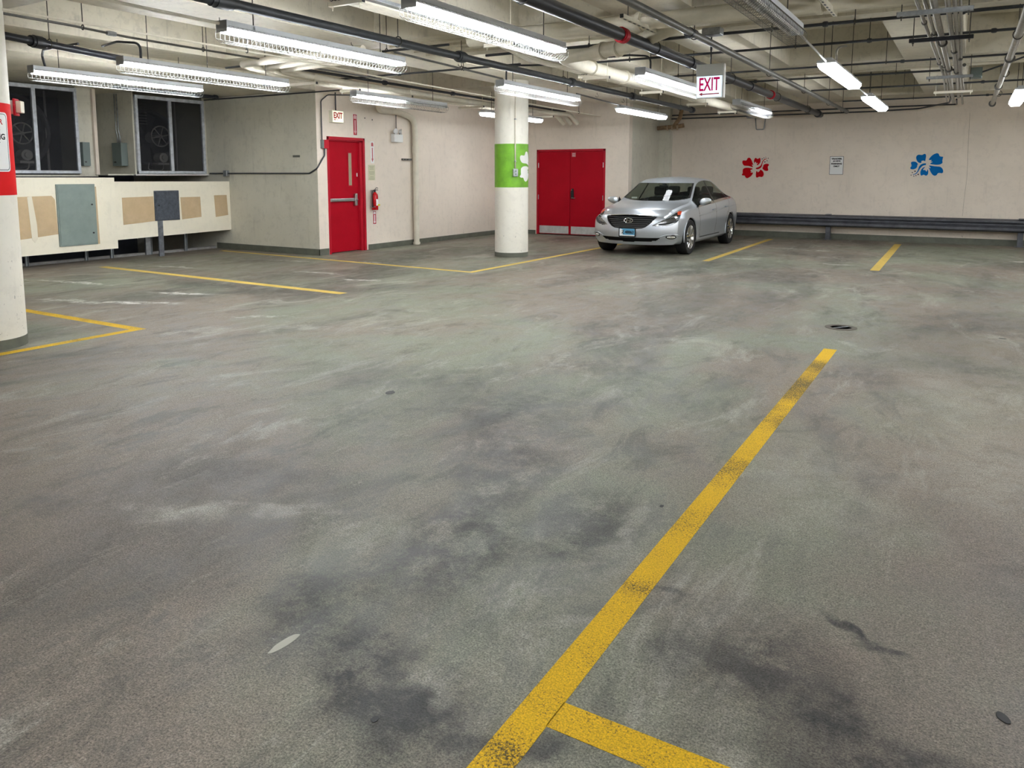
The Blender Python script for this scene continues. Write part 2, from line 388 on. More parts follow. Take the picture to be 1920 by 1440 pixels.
W = .2
b = B()
box(b, -10.62, -10.42, 10.5, 10.753, 0, SL); box(b, -10.62, -10.42, 11.80, 17.55, 0, SL); box(b, -10.62, -10.42, 10.753, 11.80, 2.222, SL); box(b, -10.62, -10.60, 10.753, 11.80, 0, 2.222)
struct(obj('wall_left', b, 'wall'))
b = B(); box(b, -16.2, -10.62, 10.5, 10.7, -.6, SL-.02); box(b, -10.62, -10.421, 10.499, 10.5, .0, SL-.02)
struct(obj('wall_left_return', b, 'wallgrey'))
b = B()
box(b, -10.42, -9.565, 17.35, 17.55, 0, SL); box(b, -7.67, -7.07, 17.35, 17.55, 0, SL); box(b, -9.565, -7.67, 17.35, 17.55, 2.142, SL); box(b, -9.565, -7.67, 17.53, 17.55, 0, 2.142)
struct(obj('wall_door_bay', b, 'wall'))
b = B(); box(b, -7.27, -7.07, 17.55, 19.6, 0, SL); struct(obj('wall_door_bay_side', b, 'wallgrey'))
b = B(); box(b, -7.27, 8.2, 19.6, 19.8, 0, SL); wb_ = struct(obj('wall_back', b, 'wall'))
b = B(); tube(b, [(-.13, 19.599, 2.85), (-.12, 19.599, 2.1), (-.10, 19.599, 1.5), (-.125, 19.599, 1.0), (-.135, 19.599, .62)], .0022, 4); obj('hairline_crack', b, mat('crack_brown', (.30, .25, .19), .9), wb_)  # thin brown line marking a crack in the back wall
b = B(); box(b, -7.07, -6.78, 19.40, 19.6, 0, SL); struct(obj('trim_2', b, 'wallgrey'), 'slim pale pilaster in the back corner')
b = B(); box(b, 8.0, 8.2, -9.2, 19.6, 0, SL); struct(obj('wall_right', b, 'wall'))
b = B(); box(b, -16.2, 8.0, -9.2, -9.0, -.6, SL); struct(obj('wall_front', b, 'wall'))
# plenum behind the windows and the slot under the infill panels
b = B(); box(b, -16.2, -16.0, -9.0, 10.5, -.6, 3.04); box(b, -16.0, -13.36, -9.0, 10.5, -.6, -.5); struct(obj('wall_plenum', b, 'darkbox'))
b = B()
box(b, -13.95, -13.8, -9.0, 6.25, 1.44, 3.04); box(b, -13.95, -13.8, 8.02, 8.36, 1.50, 3.04)
box(b, -14.95, -14.8, 8.36, 8.9, 1.50, 3.04); box(b, -14.8, -13.5, 8.9, 8.93, 1.50, 3.04); box(b, -14.8, -13.95, 8.33, 8.36, 1.5, 3.04)
box(b, -16.0, -13.8, -9.0, 8.36, 1.47, 1.5); box(b, -14.95, -13.5, 8.36, 10.5, 1.49, 1.515)
box(b, -13.55, -13.5, 10.43, 10.499, 1.515, 3.04)
struct(obj('wall_window_side', b, 'wallgrey'))
b = B(); box(b, -13.80, -13.74, 8.30, 8.36, 1.50, 3.04, .005); struct(obj('trim_3', b, 'wall'), 'slim corner strip between the windows')
b = B(); box(b, -13.44, -13.33, -9.0, 10.5, -.25, .045, .01); struct(obj('trim_4', b, 'curb'), 'low grey curb along the slot under the infill panels')

# painted base band
def base(n, *q):
    b = B(); box(b, *q); struct(obj(n, b, 'base'))
base('baseboard_left', -10.42, -10.412, 11.86, 17.35, 0, .105)
base('baseboard_return', -13.3, -10.412, 10.488, 10.499, 0, .12)
base('baseboard_corner', -10.42, -10.412, 10.488, 10.74, 0, .12)
base('baseboard_bay', -10.41, -9.6, 17.342, 17.35, 0, .10)
base('baseboard_bay_right', -7.63, -7.07, 17.342, 17.35, 0, .10)
base('baseboard_bay_side', -7.07, -7.062, 17.345, 19.6, 0, .12)
base('baseboard_back', -7.05, 8.0, 19.588, 19.6, 0, .135)

# ------------------------------------------------------------------ windows with fans behind
def window(name, X, y0, y1, z0, z1, ym, lab):
    t = struct(empty(name, (X, (y0+y1)/2, z0)), lab)
    b = B(); cy = (y0+y1)/2; w = .055; d = .06
    A, Bv = y0-cy, y1-cy; h = z1-z0; m = ym-cy
    for q in ((A, A+w, 0, h), (Bv-w, Bv, 0, h), (m-w*.6, m+w*.6, 0, h)): box(b, 0, d, q[0], q[1], q[2], q[3], .006)
    for q in ((A, Bv, 0, w), (A, Bv, h-w*1.2, h)): box(b, .002, d+.004, q[0], q[1], q[2], q[3], .006)
    k = A+.12
    while k < Bv:                                        # frame screws
        for zz in (w*.5, h-w*.6): prism(b, circ(k, zz, .007, 6), .004, frameX(d+.003, 0, 0))
        k += .27
    obj('window_frame', b, 'alu', t)
    for a, c in ((A+w, m-w*.6), (m+w*.6, Bv-w)):
        b = B(); box(b, .02, .024, a, c, w, h-w*1.2); obj('screen_pane', b, 'screen', t)
    return t
window('window_1', -13.8, 6.25, 8.02, 1.52, 3.02, 7.28, 'aluminium framed screened window nearer the red banded pillar')
window('window_2', -13.5, 8.93, 10.43, 1.52, 2.98, 9.66, 'aluminium framed screened window beside the grey return wall')
b = B(); box(b, -13.56, -13.42, 8.86, 10.46, 1.488, 1.512, .004); struct(obj('trim_5', b, 'white'), 'white sill under the right-hand window')

def fan(X, y, z, R, pr, py, pz, my, mz, lab):
    t = empty('exhaust_fan', (X-.55, y, z)); tag(t, lab, 'fan', 'belt driven exhaust fans behind the window screens')
    F = Matrix.Rotation(PI/2, 4, 'Y')
    b = B(); lathe(b, [(R, -.08), (R+.04, -.08), (R+.04, .12), (R, .12), (R-.015, .02), (R, -.08)], 40); xf(b, F); obj('shroud', b, 'darkfan', t, True)
    b = B()
    for k in range(6):
        a = k*PI/3+.3; q = B()
        vs = [q.verts.new(p) for p in ((-.02, .1, -.05), (.03, .1, .05), (.05, R*.95, .16), (-.06, R*.95, -.16))]
        q.faces.new(vs); bmesh.ops.solidify(q, geom=q.faces[:], thickness=.006); xf(q, Matrix.Rotation(a, 4, 'X'))
        me = bpy.data.meshes.new('q'); q.to_mesh(me); q.free(); b.from_mesh(me); bpy.data.meshes.remove(me)
    lathe_b = B(); lathe(lathe_b, [(0, -.1), (.11, -.1), (.11, .1), (0, .1)], 20); xf(lathe_b, F)
    me = bpy.data.meshes.new('q'); lathe_b.to_mesh(me); lathe_b.free(); b.from_mesh(me); bpy.data.meshes.remove(me)
    obj('blades', b, 'darkfan', t)
    b = B(); c = Vector((.35, py-y, pz-z))             # spoked pulley wheel
    n = 32; ring = [c+Vector((0, pr*math.cos(2*PI*k/n), pr*math.sin(2*PI*k/n))) for k in range(n+1)]
    tube(b, ring, .014, 8)
    for k in range(6):
        a = 2*PI*k/6+.2; tube(b, [c, c+Vector((0, pr*math.cos(a), pr*math.sin(a)))], .011, 6)
    tube(b, [c+Vector((-.35, 0, 0)), c+Vector((.03, 0, 0))], .03, 10)
    obj('pulley_wheel', b, 'dullmetal', t, True)
    b = B(); c = Vector((.33, my-y, mz-z))
    tube(b, [c+Vector((-.14, 0, 0)), c+Vector((.06, 0, 0))], .095, 18); tube(b, [c+Vector((.06, 0, 0)), c+Vector((.09, 0, 0))], .05, 14)
    box(b, c.x-.15, c.x+.05, c.y-.12, c.y+.12, c.z-.14, c.z-.10)
    obj('motor', b, 'dullmetal', t, False, True)
    b = B()
    for yy in (-.62, .62): tube(b, [(.05, yy, -z+1.53), (.05, yy, 3.0-z)], .02, 8)
    tube(b, [(.2, my-y-.2, mz-z-.1), (.2, my-y-.24, mz-z-.24), (.2, my-y+.1, mz-z-.26), (.2, my-y+.12, mz-z-.1)], .012, 8, .1)
    for k in range(8): tube(b, [(.1, -.5, .62+.03-k*.055), (.1, -.05, .62+.03-k*.055)], .006, 6)
    obj('support_frame', b, 'dullmetal', t)
    return t
M['darkfan'] = mat('dusty_fan_steel', (.16, .16, .18), .6, .3)
M['dullmetal'] = mat('dusty_grey_metal', (.55, .52, .50), .55, .3)
fan(-13.95, 7.22, 2.25, .62, .18, 7.26, 2.21, 7.30, 1.84, 'dark belt driven fan behind the screened window nearer the red banded pillar')
fan(-13.75, 9.72, 2.24, .50, .20, 9.78, 2.26, 9.80, 1.84, 'dark belt driven fan behind the screened window beside the grey wall')

# ------------------------------------------------------------------ infill panels and access doors
def panel(y0, y1, z0, z1a, z1b, zb, lab, patches):
    t = empty('infill_panel', (-12.86, (y0+y1)/2, z0)); cy = (y0+y1)/2; tag(t, lab, 'panel', 'cream infill panels under the windows')
    b = B(); F = frameX(-.10, 0, 0)
    prism(b, [(y0-cy, 0), (y1-cy, zb-z0), (y1-cy, z1b-z0), (y0-cy, z1a-z0)], .10, F)
    obj('board', b, 'panel', t)
    for poly in patches:
        b = B(); prism(b, [(y-cy, z-z0) for y, z in poly], .002, frameX(.0005, 0, 0)); obj('bare_patch', b, 'tan', t)
    return t
p = panel(3.2, 8.07, .205, 1.47, 1.452, .215, 'large cream infill panel holding the grey green access door', [[(6.3, 1.15), (6.98, 1.16), (7.03, 1.1), (7.05, .53), (6.36, .47)], [(7.70, 1.30), (7.735, 1.30), (7.745, .32), (7.71, .32)]])
b = B(); prism(b, [(6.60-5.635, .94), (6.67-5.635, .955), (6.72-5.635, .5), (6.72-5.635, .27), (6.67-5.635, .21), (6.63-5.635, .27)], .004, frameX(.003, 0, 0)); q = obj('filler_streak', b, 'spackle', p); q['label'] = 'white filler streak'
panel(8.07, 10.5, .36, 1.382, 1.371, .40, 'narrower cream infill panel holding the small dark access door', [[(8.19, 1.10), (8.80, 1.11), (8.82, .66), (8.55, .64), (8.19, .62)], [(9.36, 1.08), (9.80, 1.08), (9.81, .69), (9.38, .66)], [(10.12, 1.10), (10.42, 1.10), (10.44, .70), (10.14, .67)]])
def access(X, y0, y1, z0, z1, m, lab, knobs):
    t = empty('access_door', (X, (y0+y1)/2, z0)); tag(t, lab, 'access door'); cy = (y0+y1)/2; w = (y1-y0)/2; h = z1-z0
    b = B(); box(b, .0, .022, -w, w, 0, h, .004); obj('frame', b, m, t)
    b = B(); box(b, .015, .030, -w+.022, w-.022, .022, h-.022, .004); obj('door_leaf', b, m, t)
    for (ky, kz) in knobs:
        b = B(); tube(b, [(.03, ky, kz), (.042, ky, kz)], .014, 12); obj('latch', b, 'black', t)
    return t
access(-12.86, 7.05, 7.70, .32, 1.345, 'gpanel', 'tall grey green metal access door in the cream panel', [(.25, .68), (.25, .2)])
access(-12.86, 8.81, 9.32, .66, 1.21, 'dpanel', 'small dark grey access door with paint splashes', [(-.18, .28)])
b = B(); box(b, -12.875, -12.845, 8.86, 8.96, 0, .655, .004); tag(obj('support_post', b, mat('scuffed_grey_post', (.17, .18, .20), .5, .5, mott=.5, mscale=14)), 'flat scuffed grey post standing under the small dark access door', 'post')
for i, (yy, w, h, lab) in enumerate(((6.75, .05, .22, 'steel stud in the dark slot below the left edge of the grey green access door'), (7.75, .05, .22, 'steel stud in the dark slot below the right edge of the grey green access door'),
        (8.22, .05, .26, 'steel stud in the dark slot under the step between the two cream panels'), (8.95, .13, .45, 'wide dark steel stud just left of the scuffed grey post'), (9.75, .06, .44, 'steel stud in the dark slot right of the scuffed grey post'))):
    t = empty('steel_stud', (-13.32, yy, 0)); tag(t, lab, 'stud', 'steel studs in the slot under the panels')
    b = B(); box(b, 0, .004, -w/2, w/2, 0, h+.3); obj('web', b, 'galv', t); b = B(); box(b, 0, .035, -w/2, -w/2+.004, 0, h+.3); box(b, 0, .035, w/2-.004, w/2, 0, h+.3); obj('flange', b, 'galv', t)

# ------------------------------------------------------------------ pillars
def wrapper(cx, cy, r, a0, cz):
    def f(c):
        a = a0+c.x/r; rr = r+c.z; return Vector((cx+rr*math.cos(a), cy+rr*math.sin(a), cz+c.y))
    return f
def wrap_poly(bm, poly, W_, h=.002, z0=.0008):
    """a painted outline laid round the pillar: densified so that it follows the curve"""
    from mathutils.geometry import tessellate_polygon
    q = B(); vs = [q.verts.new((x, y, 0)) for x, y in poly]
    for t in tessellate_polygon([[v.co.copy() for v in vs]]): q.faces.new([vs[i] for i in t])
    xs_ = [x for x, y in poly]; x = min(xs_)+.02
    while x < max(xs_):
        bmesh.ops.bisect_plane(q, geom=q.verts[:]+q.edges[:]+q.faces[:], plane_co=(x, 0, 0), plane_no=(1, 0, 0)); x += .02
    r = bmesh.ops.extrude_face_region(q, geom=q.faces[:])
    up = [v for v in r['geom'] if isinstance(v, bmesh.types.BMVert)]
    for v in up: v.co.z += h
    for v in q.verts: v.co = W_(Vector((v.co.x, v.co.y, v.co.z+z0)))
    me = bpy.data.meshes.new('q'); q.to_mesh(me); q.free(); bm.from_mesh(me); bpy.data.meshes.remove(me)
RF = [[(-0.037,0.051),(-0.064,0.105),(-0.087,0.171),(-0.125,0.228),(-0.161,0.243),(-0.196,0.223),(-0.214,0.172),(-0.249,0.168),(-0.296,0.176),(-0.32,0.148),(-0.313,0.096),(-0.281,0.05),(-0.24,0.04),(-0.163,0.037),(-0.102,0.018),(-0.05,0.0),(-0.062,0.034),(-0.083,0.059),(-0.068,0.069)],[(-0.018,0.089),(-0.036,0.145),(-0.028,0.201),(0.001,0.237),(0.027,0.221),(0.055,0.203),(0.087,0.225),(0.111,0.235),(0.125,0.2),(0.125,0.134),(0.097,0.078),(0.039,0.043),(0.042,0.084),(0.071,0.104),(0.051,0.109),(0.027,0.094),(0.015,0.135),(-0.01,0.135)],[(-0.052,-0.033),(-0.11,-0.017),(-0.182,-0.007),(-0.253,-0.012),(-0.298,-0.042),(-0.301,-0.099),(-0.296,-0.15),(-0.326,-0.181),(-0.297,-0.202),(-0.246,-0.199),(-0.229,-0.243),(-0.187,-0.273),(-0.132,-0.247),(-0.073,-0.201),(-0.036,-0.125),(-0.086,-0.13),(-0.112,-0.119),(-0.077,-0.099),(-0.113,-0.084),(-0.109,-0.063),(-0.074,-0.053)],[(0.036,-0.084),(0.021,-0.16),(0.029,-0.237),(0.055,-0.257),(0.09,-0.237),(0.119,-0.227),(0.165,-0.242),(0.209,-0.216),(0.219,-0.16),(0.199,-0.105),(0.158,-0.064),(0.113,-0.059),(0.121,-0.089),(0.094,-0.104),(0.07,-0.125),(0.054,-0.094)],[(0.171,-0.018),(0.195,0.007),(0.194,0.047),(0.227,0.078),(0.271,0.087),(0.316,0.082),(0.335,0.057),(0.318,0.032),(0.304,0.011),(0.311,-0.029),(0.322,-0.059),(0.308,-0.087),(0.264,-0.09),(0.218,-0.074)],[(0.014,-0.033),(0.042,-0.048),(0.087,-0.043),(0.136,-0.018),(0.164,0.027),(0.172,0.083),(0.185,0.133),(0.213,0.179),(0.286,0.208),(0.271,0.216),(0.212,0.199),(0.17,0.149),(0.152,0.083),(0.129,0.038),(0.085,0.007),(0.021,-0.013)]]
RF_D = [(0.163,0.204,0.014),(0.204,0.228,0.012),(0.249,0.244,0.01),(0.307,0.219,0.012),(0.281,0.159,0.013),(0.23,0.131,0.016)]
BF = [[(0.042,0.091),(0.048,0.125),(0.089,0.183),(0.138,0.226),(0.202,0.248),(0.233,0.225),(0.244,0.181),(0.28,0.166),(0.322,0.166),(0.312,0.122),(0.307,0.074),(0.318,0.03),(0.273,-0.004),(0.204,-0.013),(0.13,-0.003),(0.068,0.012),(0.093,0.037),(0.127,0.051),(0.109,0.061),(0.074,0.061),(0.111,0.1)],[(0.053,-0.022),(0.119,-0.035),(0.206,-0.047),(0.275,-0.052),(0.316,-0.087),(0.339,-0.14),(0.335,-0.184),(0.314,-0.199),(0.266,-0.189),(0.236,-0.194),(0.217,-0.238),(0.18,-0.257),(0.135,-0.233),(0.092,-0.169),(0.071,-0.11),(0.042,-0.066),(0.083,-0.091),(0.086,-0.066),(0.063,-0.047)],[(-0.027,0.064),(-0.018,0.135),(-0.014,0.189),(-0.027,0.229),(-0.054,0.234),(-0.096,0.205),(-0.158,0.218),(-0.197,0.201),(-0.214,0.152),(-0.195,0.088),(-0.162,0.043),(-0.117,0.028),(-0.096,0.043),(-0.106,0.068),(-0.089,0.077),(-0.067,0.087),(-0.045,0.077)],[(-0.164,0.009),(-0.202,0.054),(-0.247,0.066),(-0.295,0.059),(-0.31,0.035),(-0.294,-0.01),(-0.294,-0.045),(-0.319,-0.074),(-0.304,-0.104),(-0.259,-0.112),(-0.207,-0.095),(-0.178,-0.06),(-0.178,-0.016)],[(-0.002,0.023),(-0.05,0.023),(-0.102,0.004),(-0.139,-0.041),(-0.154,-0.095),(-0.164,-0.144),(-0.201,-0.204),(-0.261,-0.226),(-0.252,-0.236),(-0.191,-0.218),(-0.15,-0.164),(-0.123,-0.095),(-0.082,-0.041),(-0.044,-0.019),(-0.009,-0.017)],[(-0.011,-0.056),(-0.054,-0.066),(-0.091,-0.105),(-0.11,-0.169),(-0.102,-0.233),(-0.078,-0.253),(-0.053,-0.233),(-0.032,-0.228),(-0.008,-0.248),(0.018,-0.253),(0.047,-0.218),(0.05,-0.154),(0.031,-0.1),(0.021,-0.154),(0.008,-0.159),(-0.016,-0.12),(-0.05,-0.13),(-0.06,-0.11)]]
BF_D = [(-0.215,-0.152,0.017),(-0.267,-0.181,0.013),(-0.289,-0.238,0.012),(-0.233,-0.261,0.012),(-0.191,-0.247,0.013),(-0.148,-0.224,0.017)]
def smooth_poly(p, n=2):
    for _ in range(n):
        q = []
        for i, a in enumerate(p):
            c = p[(i+1) % len(p)]; q += [(a[0]*.78+c[0]*.22, a[1]*.78+c[1]*.22), (a[0]*.22+c[0]*.78, a[1]*.22+c[1]*.78)]
        p = q
    return p
def pillar(cx, cy, z0, z1, bandm, lab, top=SO):
    t = empty('concrete_pillar', (cx, cy, 0)); tag(t, lab, 'pillar', 'round concrete pillars with a coloured band')
    r = .31
    b = B(); lathe(b, [(r, 0), (r, top+.02)], 72); obj('shaft', b, 'pillar', t, False, True)
    b = B(); lathe(b, [(r+.002, 0), (r+.003, .085)], 72); q = obj('painted_base', b, 'base', t, False, True)
    b = B(); lathe(b, [(r, z0), (r+.0015, z0), (r+.0015, z1), (r, z1)], 72); q = obj('painted_band', b, bandm, t, False, True)
    return t
GP = pillar(-7.335, 12.33, 1.28, 2.065, 'green', 'round cream pillar with a green band and white flower, beside the double door')
LP = pillar(-7.385, 3.36, 1.325, 2.105, 'redband', 'round cream pillar with a red band and white sign at the left edge')
Wg = wrapper(0, 0, .3115, math.radians(-59.2)+ .50/.31, 1.672)
b = B()
for p in RF[:5]: wrap_poly(b, smooth_poly([(x*1.08, y*1.08) for x, y in p]), Wg)
wrap_poly(b, smooth_poly([(x*1.08, y*1.08) for x, y in RF[5]]), Wg)
for x, y, r in RF_D: wrap_poly(b, circ(x*1.08, y*1.08, r), Wg)
q = obj('painted_flower', b, 'white', GP); q['label'] = 'white hibiscus flower painted on the green band'
# the white sign bent round the red band: seen edge of the words
a_s = math.atan2(-3.36, 7.385)
Ws = wrapper(0, 0, .3115, a_s+.145/.31, 1.775)
b = B(); wrap_poly(b, rrect(.36, .50, .035), Ws, .003); obj('sign_plate', b, 'sign', LP)
b = B()
o_, i_ = rrect(.335, .475, .03), rrect(.325, .465, .026); n = len(o_)
for k in range(n):
    wrap_poly(b, [o_[k], o_[(k+1) % n], i_[(k+1) % n], i_[k]], Ws, .0006, .0038)
obj('sign_border', b, 'ink', LP)
def wt(s, y, size, m, w=None):
    W2 = wrapper(0, 0, .3156, a_s+.145/.31, 1.775+y)
    text('sign_lettering', s, size, m, None, LP, .0008, .002, w, None, W2)
wt('TRADER', .170, .062, 'redink', .245); wt("JOE'S", .108, .062, 'redink', .18); wt('PARKING', .045, .06, 'ink', .275); wt('ONLY', -.025, .06, 'ink', .17)
# electrical box and conduit running down the green pillar
t = empty('outlet_box', (-7.335, 12.33, 0)); tag(t, 'small grey outlet box with conduit strapped to the green banded pillar', 'outlet box')
a = math.radians(-59.2+12); cx, cy = math.cos(a), math.sin(a)
b = B(); tube(b, [(cx*.325, cy*.325, 1.60), (cx*.325, cy*.325, 3.19)], .012, 10); obj('conduit', b, 'creampipe', t, True)
b = B(); box(b, 0, .06, -.045, .045, -.07, .07, .008); xf(b, Matrix.Translation((cx*.308, cy*.308, 1.545)) @ Matrix.Rotation(a, 4, 'Z')); obj('box', b, 'galv', t)
for zz in (-.028, .028):
    q = B(); tube(q, [(.058, 0, zz), (.064, 0, zz)], .017, 14); xf(q, Matrix.Translation((cx*.308, cy*.308, 1.545)) @ Matrix.Rotation(a, 4, 'Z'))
    obj('receptacle', q, 'ebox', t)
for zz in (2.5, 1.75):
    b = B(); lathe(b, [(.02, zz-.01), (.022, zz), (.02, zz+.01)], 12); xf(b, Matrix.Translation((cx*.325, cy*.325, 0))); obj('strap', b, 'galv', t)

# flower murals on the back wall
def mural(x, z, polys, dots, m, lab):
    t = empty('flower_mural', (x, 19.597, z)); tag(t, lab, 'mural', 'hibiscus flowers painted on the back wall')
    for k, p in enumerate(polys):
        b = B(); prism(b, smooth_poly(p), .002, frameY(0, 0, 0)); o = obj('stamen' if (k == (5 if polys is RF else 4)) else 'petal', b, m, t)
    for dx, dz, r in dots:
        b = B(); prism(b, circ(dx, dz, r*.9), .002, frameY(0, 0, 0)); obj('dot', b, 'outline', t)
mural(-4.64, 1.70, RF, RF_D, 'murred', 'red hibiscus flower painted on the back wall above the car')
mural(-.90, 1.75, BF, BF_D, 'blue', 'blue hibiscus flower painted on the back wall')
# parking sign between them
t = empty('parking_sign', (-2.765, 19.6, 1.735)); tag(t, 'small white parking sign between the two painted flowers', 'sign')
b = B(); prism(b, rrect(.305, .43, .012), .004, frameY(0, 0, 0)); obj('border', b, mat('sign_edge', (.16, .14, .13), .6), t)
b = B(); prism(b, rrect(.285, .41, .01), .003, frameY(0, -.004, 0)); obj('plate', b, 'sign', t)
for s, y, w, m in (('TRADER', .155, .235, 'ink'), ("JOE'S", .10, .17, 'ink'), ('PARKING', .04, .235, 'ink'), ('ONLY', -.018, .14, 'ink')):
    text('lettering', s, .05, m, frameY(0, -.007, y), t, .001, .0035, w, .038)

# ------------------------------------------------------------------ light fittings
LAMP = {}
def fixture_parts():
    b = B(); L_ = 2.44                                    # channel with reflector wings, top at z = 0
    prof = [(-.068, 0), (.068, 0), (.068, -.06), (.05, -.068), (-.05, -.068), (-.068, -.06)]
    for y0, y1 in ((0, L_/2-.006), (L_/2+.006, L_)):
        prism(b, [(-x, z) for x, z in prof], y1-y0, Matrix(((-1, 0, 0, 0), (0, 0, 1, y0), (0, 1, 0, 0), (0, 0, 0, 1))))
    box(b, -.066, .066, L_/2-.03, L_/2+.03, -.048, .003)
    for y in (.002, L_-.004): box(b, -.07, .07, y-.002, y+.002, -.095, .004)
    for y in (.3, .9, 1.5, 2.1): box(b, .062, .068, y-.012, y+.012, -.035, -.015)
    LAMP['housing'] = b
    def tb(y0):
        b = B()
        for x in (-.036, .036): tube(b, [(x, y0+.03, -.086), (x, y0+1.19, -.086)], .014, 8)
        return b
    LAMP['tubes'] = (tb(0), tb(1.22))
    def cage(y0):
        b = B(); sec = [(-.07, -.045), (-.105, -.09), (-.10, -.14), (-.052, -.178), (.052, -.178), (.10, -.14), (.105, -.09), (.07, -.045)]
        n = 25; r = .0016
        for k in range(n):
            y = y0+.02+1.18*k/(n-1); zig = .012*(1 if k % 2 else -1)
            for (a, c) in zip(sec, sec[1:]): tube(b, [(a[0], y, a[1]), (c[0], y+(zig if abs(a[0]+c[0]) < .01 else 0), c[1])], r, 3, cap=False)
        for (x, z) in sec+[(0, -.178)]: tube(b, [(x, y0+.02, z), (x, y0+1.20, z)], r, 3, cap=False)
        return b
    LAMP['cages'] = (cage(0), cage(1.22))
    b = B(); prism(b, [(-.085, -.055), (.085, -.055), (.098, -.08), (.065, -.125), (-.065, -.125), (-.098, -.08)], 2.36, Matrix(((-1, 0, 0, 0), (0, 0, 1, .04), (0, 1, 0, 0), (0, 0, 0, 1))))
    LAMP['lens'] = b
    b = B(); prism(b, [(-.095, -.03), (.095, -.03), (.102, -.058), (-.102, -.058)], 2.44, Matrix(((-1, 0, 0, 0), (0, 0, 1, 0), (0, 1, 0, 0), (0, 0, 0, 1)))); box(b, -.06, .06, 0.02, 2.42, -.03, 0)
    LAMP['lenshousing'] = b
    out = {}
    for k, v in LAMP.items():
        if isinstance(v, tuple):
            out[k] = []
            for q in v:
                me = bpy.data.meshes.new(k); bmesh.ops.recalc_face_normals(q, faces=q.faces); q.to_mesh(me); q.free(); out[k].append(me)
        else:
            me = bpy.data.meshes.new(k); bmesh.ops.recalc_face_normals(v, faces=v.faces); v.to_mesh(me); v.free(); out[k] = me
    return out
LM = fixture_parts()
def inst(name, me, m, parent, smooth=False):
    me2 = LM.setdefault(('m', me.name, m), None)
    if me2 is None:
        me2 = me.copy(); me2.materials.append(M[m]); LM[('m', me.name, m)] = me2
    o = bpy.data.objects.new(name, me2); COL.objects.link(o); o.parent = parent; return o
def light(x, y, lab, kind='cage', lit=(1, 1), z=2.82, rods=True, wire='wire', grp='caged strip lights hanging from the ceiling'):
    t = empty('strip_light', (x, y, z)); tag(t, lab, 'strip light', grp)
    if kind == 'cage':
        inst('housing', LM['housing'], 'housing', t)
        for i in (0, 1):
            inst('tube', LM['tubes'][i], 'tube' if lit[i] else 'tubeoff', t); inst('wire_guard', LM['cages'][i], wire, t)
    else:
        inst('housing', LM['lenshousing'], 'housing', t); inst('lens', LM['lens'], 'lens', t)
    if rods:
        for yy in (.35, 2.09):
            b = B(); h = ceil_z(x, y+yy)-z; tube(b, [(0, yy, 0), (0, yy, h)], .005, 5); obj('hanger_rod', b, 'rod', t)
    return t
light(-10.05, 5.31, 'caged strip light nearest the two screened windows', z=2.835)
light(-8.30, 5.36, 'caged strip light between the left pillar and the windows, second row out from the windows')
light(-5.65, 4.60, 'caged strip light hanging left of the long conduit rack, third row out from the windows')
light(-3.65, 4.65, 'largest caged strip light at top centre, over the cream bent pipe')
light(-5.74, 9.33, 'caged strip light hanging directly in front of the green banded pillar')
light(-3.60, 9.15, 'caged strip light running behind the hanging exit sign')
light(-3.62, 13.75, 'caged strip light near the back wall with only its far tube lit', lit=(0, 1))
light(-8.45, 9.34, 'caged strip light by the red single door, far half unlit', lit=(1, 0))
light(-1.40, 4.72, 'unlit caged strip light at the top, showing its striped reflector', lit=(0, 0), wire='wiredark', z=2.80)
G2 = 'clear lens strip lights hanging from the ceiling'
light(-5.83, 13.8, 'lens covered strip light in front of the concrete corner behind the car', 'lens', grp=G2)
light(-8.60, 13.3, 'lens covered strip light half hidden behind the green banded pillar', 'lens', grp=G2)
light(-1.50, 9.45, 'larger lens covered strip light on the thin cable run above the blue flower side', 'lens', grp=G2)
light(-1.53, 13.75, 'smaller lens covered strip light beyond the larger one on the same cable run', 'lens', grp=G2)
light(.56, 13.75, 'lens covered strip light cut off by the right edge of the view', 'lens', grp=G2)
# rows the camera has behind and beside it, they light the near floor
G3 = 'strip lights over the near half of the garage'
for x in (-5.6, -1.4, 3.2): light(x, -1.2, 'caged strip light over the near aisle, out of the view', grp=G3)
for x in (.9, 3.3, 5.7): light(x, 4.7, 'caged strip light over the right hand bays, out of the view', grp=G3)
for x in (3.0, 5.4): light(x, 9.4, 'caged strip light over the far right bays, out of the view', grp=G3)
for x in (3.0, 5.4): light(x, 13.8, 'caged strip light beside the back wall, out of the view', grp=G3)

# ------------------------------------------------------------------ pipes and conduits under the ceiling
def pipe(name, lab, cat, pts, r, m, rad=0., hang=(), coup=(), cm=None, grp=None, seg=14, rodm='rod', caps=()):
    """pts in world space; hang = positions of ring hangers, coup = (point, direction, radius factor, length, material)"""
    p0 = Vector(pts[0]); t = empty(name, p0); tag(t, lab, cat, grp)
    P = [Vector(p)-p0 for p in pts]
    b = B(); tube(b, P, r, seg, rad); obj('pipe_run', b, m, t, True, True)
    for h in hang:
        h = Vector(h); c = h-p0; b = B()
        top = ceil_z(h.x, h.y)-p0.z
        tube(b, [(c.x, c.y, c.z+r+.015), (c.x, c.y, max(top, c.z+r+.03))], .005, 5)
        n = 14; d = Vector((1, 0, 0)) if abs(P[1].y-P[0].y) > abs(P[1].x-P[0].x) else Vector((0, 1, 0))
        tube(b, [c+d*(r+.006)*math.cos(2*PI*k/n)+Vector((0, 0, (r+.012)*math.sin(2*PI*k/n)+.004)) for k in range(n+1)], .006, 5)
        obj('hanger', b, rodm, t)
    for q in coup:
        c, d, k, ln = Vector(q[0])-p0, Vector(q[1]).normalized(), q[2], q[3]
        b = B(); tube(b, [c-d*ln/2, c+d*ln/2], r*k, 18); tube(b, [c-d*ln*.3, c+d*ln*.3], r*k*1.13, 18)
        obj('coupling', b, q[4] if len(q) > 4 else (cm or m), t, False, True)
    return t
